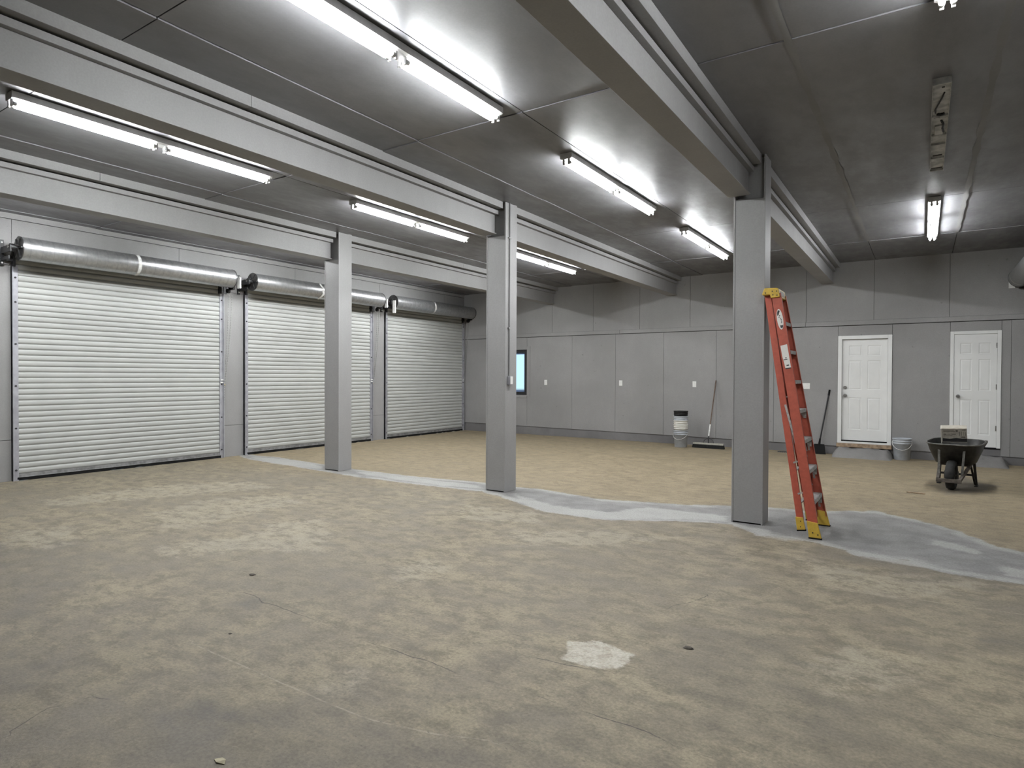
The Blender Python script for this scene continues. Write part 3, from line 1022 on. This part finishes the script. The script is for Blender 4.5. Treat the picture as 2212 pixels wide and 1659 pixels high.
dz0 = 0.29
d1 = empty('door_5', (D1[0], YB, dz0))
tag(d1, 'white panelled entry door with a raw plank below it, left of the pair', 'door', kind='structure')
W1 = D1[1] - D1[0]
fr = 0.07
H1 = D1[2] - dz0
for b in ((0.0, fr, -0.05, H1), (W1 - fr, W1, -0.05, H1)):
    box_part('frame_side', M['white'], d1, b[0], b[1], -0.022, 0.08, b[2], b[3], 0.004)
box_part('frame_head', M['white'], d1, fr, W1 - fr, -0.022, 0.08, H1 - fr, H1, 0.004)
w_, h_ = W1 - 2 * fr - 0.006, H1 - fr - 0.012
s1 = slab_mesh(w_, h_, six_panels(w_, h_)).build('door_leaf', M['white'], d1, loc=(fr + 0.003, 0.035, 0.006))
MB().box(fr, W1 - fr, 0.012, 0.034, -0.014, 0.008).build('door_sweep', M['rubber'], d1)
MB().cyl((0.055, 0.0, 1.06), (0.055, -0.02, 1.06), 0.032, n=20).cyl((0.055, -0.02, 1.06), (0.055, -0.03, 1.06), 0.02, n=16).build('deadbolt', M['chrome'], s1)
MB().cyl((0.055, 0.0, 0.90), (0.055, -0.012, 0.90), 0.033, n=20).cyl((0.055, -0.012, 0.90), (0.055, -0.04, 0.90), 0.014, n=12).cyl((0.055, -0.04, 0.90), (0.055, -0.075, 0.90), 0.028, 0.022, n=16).build('knob', M['chrome'], s1)
box_part('threshold', M['white'], d1, 0.0, W1, -0.03, 0.08, -0.052, -0.016, 0.003)
box_part('plank', M['wood'], d1, -0.012, W1 + 0.01, -0.05, 0.05, -0.128, -0.054, 0.004)

d2 = empty('door_6', (D2[0], YB, 0.30))
tag(d2, 'white six-panel door behind the wheelbarrow, right of the pair', 'door', kind='structure')
W2 = D2[1] - D2[0]
H2 = D2[2] - 0.30
f2 = 0.058
for b in ((0.0, f2), (W2 - f2, W2)):
    box_part('frame_side', M['white'], d2, b[0], b[1], -0.02, 0.08, -0.01, H2, 0.004)
box_part('frame_head', M['white'], d2, f2, W2 - f2, -0.02, 0.08, H2 - f2, H2, 0.004)
w_, h_ = W2 - 2 * f2 - 0.006, H2 - f2 - 0.004
s2 = slab_mesh(w_, h_, six_panels(w_, h_)).build('door_leaf', M['white'], d2, loc=(f2 + 0.003, -0.004, 0.0))
MB().cyl((0.065, 0.0, 0.92), (0.065, -0.012, 0.92), 0.032, n=20).cyl((0.065, -0.012, 0.92), (0.065, -0.05, 0.92), 0.012, n=12).cyl((0.065, -0.045, 0.92), (0.065, -0.08, 0.92), 0.027, 0.022, n=16).build('knob', M['chrome'], s2)
for zz in (0.30, 1.05, 1.80):
    MB().cyl((w_ + 0.004, -0.008, zz), (w_ + 0.004, -0.008, zz + 0.095), 0.007, n=8).box(w_ - 0.014, w_ + 0.02, -0.003, 0.0, zz, zz + 0.095).build('hinge', M['chrome'], s2)
box_part('threshold', M['rubber'], d2, 0.0, W2, -0.012, 0.08, -0.03, -0.008)
box_part('plinth', M['curb'], d2, 0.0, W2, -0.002, 0.05, -0.148, -0.03)
def concrete_step(x0, x1, y0, h, label):
    """a poured lump of concrete: flat top, sloping uneven sides"""
    o_x, o_y = (x0 + x1) / 2, YB + 0.03
    W, D = (x1 - x0) / 2, o_y - y0
    n, m_ = 26, 12
    vs, fs = [], []
    for j in range(m_ + 1):
        for i in range(n + 1):
            u, v = -1 + 2 * i / n, j / m_
            e = max(abs(u) ** 3, v ** 2.2)
            sidev = min(1.0, (1 - abs(u)) / 0.22) * min(1.0, (1 - v) / 0.45)
            zz = h * (sidev ** 0.7) + 0.010 * math.sin(7 * u + 3 * v) * sidev + 0.006 * math.sin(19 * u - 11 * v) * sidev
            shrink = 1 - 0.10 * v * abs(u)
            vs.append((u * W * shrink, -v * D, max(0.0, zz)))
    for j in range(m_):
        for i in range(n):
            a = j * (n + 1) + i
            fs.append((a, a + n + 1, a + n + 2, a + 1))
    o = MB().add(vs, fs, True).build('concrete_step', M['mound'], None, loc=(o_x, o_y, 0.0))
    tag(o, label, 'step', 'concrete door steps')
    return o


concrete_step(-1.53, -0.44, 13.62, 0.155, 'rough grey concrete step below the left white door')
concrete_step(0.30, 1.30, 13.60, 0.145, 'rough grey concrete step behind the wheelbarrow')

# ------------------------------------------------------------------ wall plates
for x, z, lab in ((-8.285, 1.397, 'white outlet plate on back wall just right of the window'), (-6.166, 1.399, 'white outlet plate in the middle of the back wall'),
                  (-4.359, 1.39, 'white outlet plate above the stacked buckets')):
    o = empty('outlet_plate', (x, YB, z))
    tag(o, lab, 'outlet', 'white wall plates')
    box_part('plate', M['plastic_white'], o, -0.042, 0.042, -0.006, 0.001, -0.066, 0.066, 0.002)
    for q in (-0.028, 0.028):
        box_part('socket', M['tape'], o, -0.018, 0.018, -0.009, -0.005, q - 0.016, q + 0.016, 0.003)
o = empty('switch_plate', (-2.03, YB, 1.375))
tag(o, 'wide white double switch plate behind the orange ladder', 'switch', 'white wall plates')
box_part('plate', M['plastic_white'], o, -0.075, 0.075, -0.006, 0.001, -0.062, 0.062, 0.002)
for q in (-0.035, 0.035):
    box_part('rocker', M['tape'], o, q - 0.017, q + 0.017, -0.010, -0.005, -0.034, 0.034, 0.002)


# ------------------------------------------------------------------ orange stepladder
LX, LY = -0.85, 6.92
lad = empty('stepladder', (LX, LY, 0))
tag(lad, 'orange fibreglass stepladder with yellow top, folded against the largest column', 'ladder')


def fx(z):
    return -0.168 * z


def rxx(z):
    return -0.118 - 0.156 * z


def hy(z):
    return 0.325 - 0.070 * z          # half spread of the rails


ud = Vector((-0.168, 0, 1)).normalized()
wd = Vector((1, 0, 0.168)).normalized()


def rail(name, fn, z0, z1, side, width, inset=0.0):
    p0 = Vector((fn(z0), side * (hy(z0) - inset), z0))
    p1 = Vector((fn(z1), side * (hy(z1) - inset), z1))
    mb = MB()
    mb.bar(p0, p1, wd, width, 0.006)
    inn = Vector((0, -side * 0.014, 0))
    for q in (-1, 1):
        off = wd * (q * (width / 2 - 0.003)) + inn
        mb.bar(p0 + off, p1 + off, wd, 0.006, 0.030)
    return mb.build(name, M['orange'], lad, 0.0015)


front = {}
for s_ in (-1, 1):
    front[s_] = rail('front_rail', fx, 0.10, 2.40, s_, 0.088)
    rail('rear_rail', rxx, 0.15, 2.39, s_, 0.062, 0.045)
    # boots
    p = Vector((fx(0.0), s_ * hy(0.0), 0))
    q = Vector((fx(0.15), s_ * hy(0.15), 0.15))
    b = MB()
    b.prism([(-0.052, 0.012), (0.058, 0.012), (0.046, 0.155), (-0.048, 0.165)], p + Vector((0, -0.009 - (0.012 if s_ > 0 else 0), 0)), (1, 0, 0), (-0.168, 0, 1), (0, 0.030, 0))
    bt = b.build('boot', M['yellow'], lad, 0.003)
    MB().box(p.x - 0.056, p.x + 0.06, p.y - 0.016, p.y + 0.016, 0.0, 0.013).build('foot_pad', M['rubber'], bt)
    for k, (a_, z_) in enumerate(((-0.02, 0.06), (0.025, 0.045))):
        MB().cyl((p.x + a_, p.y - 0.009, z_), (p.x + a_, p.y - 0.014, z_), 0.006, n=8).build('rivet', M['bolt'], bt)
    zr = 0.057
    p = Vector((rxx(zr), s_ * (hy(zr) - 0.045), zr))
    b = MB()
    b.prism([(-0.040, 0.0), (0.036, 0.012), (0.032, 0.125), (-0.037, 0.125)], p + Vector((0, -0.009, 0)), (1, 0, 0), (-0.156, 0, 1), (0, 0.024, 0))
    bt = b.build('boot', M['yellow'], lad, 0.003)
    MB().bar(p + Vector((-0.042, 0.003, -0.006)), p + Vector((0.040, 0.003, 0.006)), (0, 1, 0), 0.026, 0.013).build('foot_pad', M['rubber'], bt)
    for z_ in (0.035, 0.09):
        MB().cyl((p.x - 0.008, p.y - 0.009, p.z + z_), (p.x - 0.008, p.y - 0.013, p.z + z_), 0.005, n=8).build('rivet', M['bolt'], bt)

step_z = [0.345, 0.640, 0.932, 1.228, 1.520, 1.822, 2.112]
for k, z in enumerate(step_z):
    w = hy(z) - 0.004
    st_ = MB().bar((fx(z), -w, z), (fx(z), w, z), (1, 0, 0), 0.084, 0.006)
    st_.box(fx(z) + 0.036, fx(z) + 0.043, -w, w, z - 0.032, z + 0.003)
    st_.box(fx(z) - 0.043, fx(z) - 0.036, -w, w, z - 0.025, z + 0.003)
    so = st_.build('step', M['alu'], lad, 0.001)
    d_ = 0.10 if k < 4 else 0.03
    for s_ in (-1, 1):
        y_ = s_ * (w - 0.004)
        poly = [(0.040, 0.0), (-0.035, 0.0), (0.036 + 0.0, -d_)] if k >= 4 else [(0.040, 0.0), (-0.040, 0.0), (-0.038, -0.018), (0.012, -d_), (0.040, -d_ * 1.02)]
        MB().prism([(a_ + fx(z), b_ + z) for a_, b_ in poly], (0, y_ - 0.0015, 0), (1, 0, 0), (0, 0, 1), (0, 0.003, 0)).build('gusset', M['alu'], so)
    if k < 3:
        MB().bar((fx(z) + 0.02, -w + 0.02, z - d_ * 1.4), (fx(z) + 0.02, -w + 0.14, z - 0.006), (1, 0, 0), 0.02, 0.003).bar((fx(z) + 0.02, w - 0.02, z - d_ * 1.4), (fx(z) + 0.02, w - 0.14, z - 0.006), (1, 0, 0), 0.02, 0.003).build('knee_brace', M['alu'], so)
for z in (0.30, 0.62, 1.35, 1.95):
    w = hy(z) - 0.05
    MB().bar((rxx(z), -w, z), (rxx(z), w, z), (1, 0, 0), 0.03, 0.012).build('rear_bar', M['alu'], lad, 0.002)
for s_ in (-1, 1):
    y_ = s_ * (hy(1.2) - 0.03)
    MB().bar((rxx(1.28) + 0.02, y_, 1.28), (fx(0.78) - 0.03, y_ + s_ * 0.02, 0.78), (0, 1, 0), 0.004, 0.020).build('spreader', M['alu'], lad)
    for z in (0.42, 0.72):
        yy = s_ * (hy(z) - 0.02)
        MB().bar((rxx(z) + 0.02, yy, z - 0.01), (fx(z) - 0.035, yy, z + 0.012), (0, 1, 0), 0.008, 0.016).build('hinge_bar', M['alu'], lad)
# yellow cap
capx = lambda X: X - LX
prof = [(capx(-1.384), 2.392), (capx(-1.384), 2.405), (capx(-1.362), 2.462), (capx(-1.240), 2.458), (capx(-1.228), 2.448), (capx(-1.212), 2.362), (capx(-1.300), 2.358), (capx(-1.308), 2.392)]
capw = 0.178
cap = MB().prism(prof, (0, -capw, 0), (1, 0, 0), (0, 0, 1), (0, 2 * capw, 0)).build('top_cap', M['yellow'], lad, 0.006)
for X, z in ((-1.352, 2.412), (-1.285, 2.425), (-1.245, 2.424), (-1.280, 2.388), (-1.240, 2.383)):
    MB().cyl((capx(X), -capw - 0.003, z), (capx(X), -capw + 0.002, z), 0.0065, n=10).build('cap_hole', M['bolt'], cap)
MB().bar((capx(-1.2245), 0.0, 2.436), (capx(-1.2145), 0.0, 2.384), (0, 1, 0), 0.20, 0.002).build('cap_label', M['card_edge'], cap)


# stickers on the near front rail
def on_rail(z, a):
    """a point on the outer face of the near front rail: height z, a across the rail"""
    return Vector((fx(z), -hy(z) - 0.0042, z)) + wd * a


def ellipse(zc, ra, rz, lift, n=24, cut=None):
    pts = []
    for i in range(n):
        an = 2 * math.pi * i / n
        pts.append(on_rail(zc + rz * math.sin(an), ra * math.cos(an)) + Vector((0, -lift, 0)))
    return pts


def flat(name, pts, m, parent):
    n = len(pts)
    back = [p + Vector((0, 0.0012, 0)) for p in pts]
    mb = MB().add(list(pts) + back, [tuple(range(n)), tuple(reversed(range(n, 2 * n)))] + [((i + 1) % n, i, n + i, n + (i + 1) % n) for i in range(n)])
    return mb.build(name, m, parent)


R_ = front[-1]
ov = flat('logo_oval', ellipse(2.138, 0.029, 0.105, 0.0), M['sticker'], R_)
flat('logo_mark', [on_rail(z, a) + Vector((0, -0.0012, 0)) for z, a in ((2.232, -0.008), (2.222, 0.010), (2.205, 0.002), (2.182, -0.008), (2.176, -0.020), (2.205, -0.019))], M['print'], R_)
flat('logo_mark', [on_rail(z, a) + Vector((0, -0.0012, 0)) for z, a in ((2.046, 0.006), (2.056, 0.016), (2.078, 0.021), (2.074, 0.008), (2.080, -0.006), (2.056, -0.008))], M['print'], R_)
for z, a, b in ((2.178, -0.006, 0.004), (2.165, -0.012, -0.002), (2.15, 0.004, 0.010), (2.135, 0.004, 0.013), (2.120, 0.005, 0.016), (2.105, 0.003, 0.014)):
    flat('logo_letter', [on_rail(z, a) + Vector((0, -0.0012, 0)), on_rail(z, b) + Vector((0, -0.0012, 0)), on_rail(z - 0.009, b + 0.002) + Vector((0, -0.0012, 0)), on_rail(z - 0.009, a + 0.002) + Vector((0, -0.0012, 0))], M['print'], R_)
stk = flat('sticker', [on_rail(z, a) for z, a in ((1.875, -0.036), (1.880, 0.028), (1.660, 0.030), (1.640, 0.030), (1.640, -0.022), (1.700, -0.026), (1.765, -0.034))], M['sticker'], R_)
for z, a, b, hgt in ((1.735, -0.028, 0.010, 0.006), (1.752, -0.008, 0.004, 0.009), (1.678, -0.008, 0.016, 0.010), (1.648, -0.022, 0.030, 0.010)):
    flat('sticker_print', [on_rail(z, a) + Vector((0, -0.0012, 0)), on_rail(z, b) + Vector((0, -0.0012, 0)), on_rail(z - hgt, b) + Vector((0, -0.0012, 0)), on_rail(z - hgt, a) + Vector((0, -0.0012, 0))], M['print'], R_)


# ------------------------------------------------------------------ buckets
def bucket(x, y, rim_z, m, label, bail=False, group='plastic buckets'):
    z0 = rim_z - 0.37
    o = empty('bucket', (x, y, z0))
    tag(o, label, 'bucket', group)
    b = MB()
    n = 32
    b.lathe([(0.0, 0.002), (0.126, 0.0), (0.132, 0.006), (0.146, 0.275), (0.152, 0.277), (0.152, 0.288), (0.148, 0.290), (0.149, 0.312), (0.156, 0.314), (0.156, 0.326),
             (0.150, 0.328), (0.150, 0.350), (0.158, 0.353), (0.158, 0.370), (0.150, 0.370), (0.146, 0.350), (0.128, 0.008), (0.0, 0.008)], n)
    b.build('body', m, o)
    if bail:
        pts = [(-0.158, 0.0, 0.318)]
        for k in range(1, 12):
            an = math.pi * k / 12
            pts.append((-0.165 * math.cos(an), -0.17 * math.sin(an), 0.318 - 0.14 * math.sin(an)))
        pts.append((0.158, 0.0, 0.318))
        MB().tube(pts, 0.0035, 6).build('bail_handle', M['tape'], o)
    return o


bx, by = -4.48, 13.62
bucket(bx, by, 0.37, M['bucket_grey'], 'grey bucket at the bottom of the bucket stack by the wall', True)
bucket(bx, by, 0.495, M['bucket_white'], 'lower white bucket nested in the bucket stack by the wall')
bucket(bx, by, 0.595, M['bucket_white'], 'upper white bucket nested in the bucket stack by the wall')
bucket(bx, by, 0.690, M['bucket_grey'], 'grey bucket just below the black one in the bucket stack')
bucket(bx, by, 0.800, M['bucket_black'], 'black bucket topmost of the bucket stack by the wall')
bk = bucket(-0.32, 13.97, 0.37, M['bucket_grey'], 'single grey bucket standing between the two white doors', True)
bk.scale.z = 1.1

# ------------------------------------------------------------------ push broom
br_ = empty('push_broom', (-3.90, 13.72, 0))
tag(br_, 'push broom with dark bristles leaning against the back wall', 'broom')
blk = MB().box(-0.33, 0.33, -0.035, 0.035, 0.075, 0.115).build('block', M['broom_block'], br_, 0.008)
for k in range(22):
    x = -0.315 + k * 0.03
    sl = (x * 0.05)
    MB().prism([(x - 0.013, 0.078), (x + 0.013, 0.078), (x + 0.016 + sl, 0.0), (x - 0.016 + sl, 0.0)], (0, -0.045, 0), (1, 0, 0), (0, 0, 1), (0, 0.09, 0)).build('bristle_tuft', M['bristle'], br_)
top = Vector((0.03, 0.455, 1.478))
bot = Vector((0.0, 0.0, 0.20))
dv = top - bot
MB().cyl(bot, bot + dv * 0.06, 0.014, n=10).build('socket', M['black'], br_)
MB().cyl(bot + dv * 0.05, bot + dv * 0.245, 0.0155, n=12).build('handle_sleeve', M['tape'], br_)
MB().cyl(bot + dv * 0.245, top, 0.0125, n=12).build('handle', M['handle_brown'], br_)
hoop = []
for k in range(17):
    an = math.pi * k / 16
    hoop.append((-0.11 * math.cos(an), 0.03 * math.sin(an), 0.11 + 0.10 * math.sin(an)))
MB().tube(hoop, 0.006, 8).build('brace', M['bolt'], br_)
MB().cyl((0, 0, 0.11), bot, 0.012, n=8).build('neck', M['bolt'], br_)

# ------------------------------------------------------------------ black shovel
sv = empty('shovel', (-1.76, 14.0, 0))
tag(sv, 'black long-handled shovel leaning beside the left white door', 'shovel')
MB().add([(-0.145, 0.0, 0.0), (0.135, 0.0, 0.0), (0.10, 0.060, 0.20), (-0.085, 0.060, 0.20), (-0.145, 0.012, 0.0), (0.135, 0.012, 0.0), (0.10, 0.072, 0.20), (-0.085, 0.072, 0.20)],
         [(0, 1, 2, 3), (7, 6, 5, 4), (0, 4, 5, 1), (1, 5, 6, 2), (2, 6, 7, 3), (3, 7, 4, 0)]).build('blade', M['rubber'], sv, 0.004)
MB().cyl((0.004, 0.066, 0.17), (0.018, 0.098, 0.31), 0.024, 0.016, n=12).build('socket', M['rubber'], sv)
MB().cyl((0.016, 0.096, 0.28), (0.172, 0.19, 1.30), 0.0135, n=12).build('handle', M['black'], sv)
MB().cyl((0.155, 0.180, 1.19), (0.1725, 0.1905, 1.306), 0.018, n=12).build('grip', M['rubber'], sv)

# ------------------------------------------------------------------ wheelbarrow
ang = math.atan2(0.16, 0.985)          # nose towards the camera, turned a little
wbr = empty('wheelbarrow', (0.345, 10.62, 0), math.pi - ang)
tag(wbr, 'dark worn wheelbarrow carrying a carton, in front of the right door', 'wheelbarrow')
# local: +y is the nose, origin below the wheel centre; the tray lies behind (-y)


def sup_ring(cx, cy, a, b, z, tilt, n=36, e=3.2):
    out = []
    for i in range(n):
        t_ = 2 * math.pi * i / n
        c_, s_ = math.cos(t_), math.sin(t_)
        x = a * math.copysign(abs(c_) ** (2 / e), c_)
        y = b * math.copysign(abs(s_) ** (2 / e), s_)
        out.append((cx + x, cy + y, z + tilt * y))
    return out


def loft(rings, close_bottom=True, flip=False):
    n = len(rings[0])
    vs = [p for r in rings for p in r]
    fs = []
    for k in range(len(rings) - 1):
        for i in range(n):
            j = (i + 1) % n
            f_ = (k * n + i, k * n + j, (k + 1) * n + j, (k + 1) * n + i)
            fs.append(tuple(reversed(f_)) if flip else f_)
    if close_bottom:
        f_ = tuple(range(n))
        fs.append(f_ if flip else tuple(reversed(f_)))
    return vs, fs


lv = [(0.0, -0.42, 0.20, 0.26, 0.335, 0.0), (0.0, -0.415, 0.235, 0.31, 0.35, 0.0), (0.0, -0.40, 0.30, 0.42, 0.52, -0.01), (0.0, -0.385, 0.325, 0.475, 0.635, -0.02)]
t_out = [sup_ring(*r) for r in lv]
t_in = [sup_ring(r[0], r[1], r[2] - 0.006, r[3] - 0.006, r[4] + 0.006, r[5]) for r in lv]
mb = MB()
mb.add(*loft(t_out), True)
mb.add(*loft(t_in, True, True), True)
n = 36
mb.add(t_out[-1] + t_in[-1], [(i, (i + 1) % n, n + (i + 1) % n, n + i) for i in range(n)])
tr = mb.build('tray', M['tray'], wbr)
rim = sup_ring(0, -0.385, 0.331, 0.481, 0.637, -0.02)
MB().tube(rim + [rim[0], rim[1]], 0.011, 8).build('tray_rim', M['tray_rim'], tr)
# wheel
ww = MB()
prof_t = [(0.12, -0.035), (0.165, -0.056), (0.188, -0.05), (0.200, -0.028), (0.203, 0.0), (0.200, 0.028), (0.188, 0.05), (0.165, 0.056), (0.12, 0.035)]
nn = 32
vs = []
for r, x in prof_t:
    vs += [(x, r * math.cos(2 * math.pi * i / nn), 0.203 + r * math.sin(2 * math.pi * i / nn)) for i in range(nn)]
fs = []
for k in range(len(prof_t) - 1):
    for i in range(nn):
        j = (i + 1) % nn
        fs.append((k * nn + i, k * nn + j, (k + 1) * nn + j, (k + 1) * nn + i))
wheel = MB().add(vs, fs, True).build('wheel', M['tyre'], wbr)
MB().cyl((-0.03, 0, 0.203), (0.03, 0, 0.203), 0.122, n=28).cyl((-0.075, 0, 0.203), (0.075, 0, 0.203), 0.014, n=10).build('hub', M['tray_rim'], wheel)
for s_ in (-1, 1):
    # handle: one wooden pole from the nose under the tray to the grip
    MB().bar((s_ * 0.125, 0.235, 0.165), (s_ * 0.27, -1.22, 0.60), (1, 0, 0), 0.038, 0.038).build('handle', M['handle_wood'], wbr, 0.005)
    MB().bar((s_ * 0.13, 0.10, 0.20), (s_ * 0.145, 0.02, 0.56), (1, 0, 0), 0.028, 0.008).build('tray_brace', M['tray_rim'], wbr)
    MB().bar((s_ * 0.20, -0.50, 0.37), (s_ * 0.225, -0.56, 0.0), (1, 0, 0), 0.034, 0.012).build('leg', M['tray'], wbr, 0.003)
    MB().bar((s_ * 0.19, -0.28, 0.31), (s_ * 0.215, -0.50, 0.03), (1, 0, 0), 0.026, 0.010).build('leg_brace', M['tray'], wbr, 0.003)
    MB().box(s_ * 0.225 - 0.02, s_ * 0.225 + 0.02, -0.62, -0.49, 0.0, 0.014).build('leg_foot', M['tray'], wbr, 0.003)
    MB().box(s_ * 0.075 - 0.006, s_ * 0.075 + 0.006, -0.03, 0.03, 0.15, 0.26).build('axle_bracket', M['tray_rim'], wbr)
MB().bar((-0.145, 0.238, 0.150), (0.145, 0.238, 0.150), (0, 0, 1), 0.052, 0.02).build('nose_guard', M['handle_wood'], wbr, 0.003)
MB().bar((-0.2, -0.52, 0.16), (0.2, -0.52, 0.16), (0, 0, 1), 0.03, 0.008).build('leg_crossbar', M['tray'], wbr)
MB().box(-0.18, 0.18, -0.28, -0.22, 0.31, 0.336).build('tray_support', M['handle_wood'], wbr)

# carton in the tray
ct = empty('cardboard_carton', (0.385, 10.93, 0.632), math.radians(-2))
ct.rotation_euler = (math.radians(9), math.radians(-2.5), math.radians(-2))
tag(ct, 'printed carton lying tilted in the wheelbarrow tray', 'carton')
MB().box(-0.15, 0.15, 0.0, 0.22, 0.0, 0.20).build('body', M['card'], ct, 0.003)
MB().box(-0.157, -0.146, -0.004, 0.225, -0.01, 0.20).build('end_flap', M['card_edge'], ct)
MB().box(-0.15, 0.15, -0.003, 0.22, 0.196, 0.203).build('top_flap', M['card'], ct)
MB().prism([(-0.135, 0.012), (0.148, 0.012), (0.148, 0.060), (0.09, 0.058), (0.02, 0.066), (-0.05, 0.054), (-0.135, 0.062)], (0, -0.0025, 0), (1, 0, 0), (0, 0, 1), (0, 0.004, 0)).build('dark_band', M['print'], ct)
mb = MB()
for x0, x1, z, hh_ in ((-0.125, 0.0, 0.176, 0.005), (-0.125, 0.01, 0.160, 0.006), (0.02, 0.045, 0.16, 0.018), (0.09, 0.135, 0.178, 0.008), (-0.125, -0.09, 0.115, 0.010), (-0.085, -0.045, 0.118, 0.005),
                       (-0.03, 0.02, 0.118, 0.008), (-0.125, -0.02, 0.095, 0.006), (0.06, 0.065, 0.10, 0.06), (0.085, 0.089, 0.10, 0.06), (0.11, 0.113, 0.10, 0.06), (0.128, 0.132, 0.10, 0.06), (0.08, 0.13, 0.075, 0.012)):
    mb.box(x0, x1, -0.002, 0.001, z, z + hh_)
mb.build('print_lines', M['dirt'], ct)

# ------------------------------------------------------------------ small things on the floor
gr = empty('floor_grate', (-2.40, 13.95, 0))
tag(gr, 'small dark floor grate by the back wall behind the ladder', 'grate')
MB().box(-0.12, 0.12, -0.08, 0.08, 0.0, 0.006).build('frame', M['curb'], gr)
for k in range(6):
    MB().box(-0.105 + k * 0.038, -0.085 + k * 0.038, -0.07, 0.07, 0.006, 0.012).build('bar', M['black'], gr)
lf = MB().add([(-0.03, -0.008, 0.003), (0.0, -0.018, 0.006), (0.035, -0.004, 0.002), (0.02, 0.012, 0.008), (-0.012, 0.016, 0.003), (-0.03, -0.008, 0.0), (0.0, -0.018, 0.003), (0.035, -0.004, 0.0), (0.02, 0.012, 0.005), (-0.012, 0.016, 0.0)],
              [(0, 1, 2, 3, 4), (9, 8, 7, 6, 5), (0, 5, 6, 1), (1, 6, 7, 2), (2, 7, 8, 3), (3, 8, 9, 4), (4, 9, 5, 0)]).build('dry_leaf', M['leaf'], None, loc=(-2.34, 1.435, 0))
tag(lf, 'small pale dry leaf on the floor near the bottom left', 'leaf')
stick = MB().bar((-0.11, 0.02, 0.008), (0.10, -0.02, 0.008), (0, 1, 0), 0.022, 0.014).build('wood_scrap', M['wood'], None, 0.003, loc=(-0.06, 9.98, 0))
tag(stick, 'short wood scrap on the floor left of the wheelbarrow', 'wood scrap')


def clump(px, s_, label):
    x, y = pix_floor(*px)
    rnd = random.Random(int(px[0]))
    vs, fs = [], []
    n, m_ = 10, 5
    for j in range(m_):
        rr = math.cos(j / (m_ - 0.2) * math.pi / 2)
        for i in range(n):
            an = 2 * math.pi * i / n
            k = s_ * rr * (0.75 + 0.5 * rnd.random())
            vs.append((k * 1.3 * math.cos(an), k * math.sin(an), s_ * 0.45 * j / (m_ - 1)))
    for j in range(m_ - 1):
        for i in range(n):
            a, b = j * n + i, j * n + (i + 1) % n
            fs.append((a, b, b + n, a + n))
    fs.append(tuple(range((m_ - 1) * n, m_ * n)))
    o = MB().add(vs, fs, True).build('dirt_clump', M['dirt'], None, loc=(x, y, 0))
    tag(o, label, 'dirt', 'dirt clumps on the floor')


clump((1487, 1400), 0.022, 'dark dirt clump right of the off-white floor fill')
clump((545, 1242), 0.022, 'dark dirt clump on the floor left of centre')
clump((497, 1369), 0.010, 'tiny dark dirt clump at the left foreground')
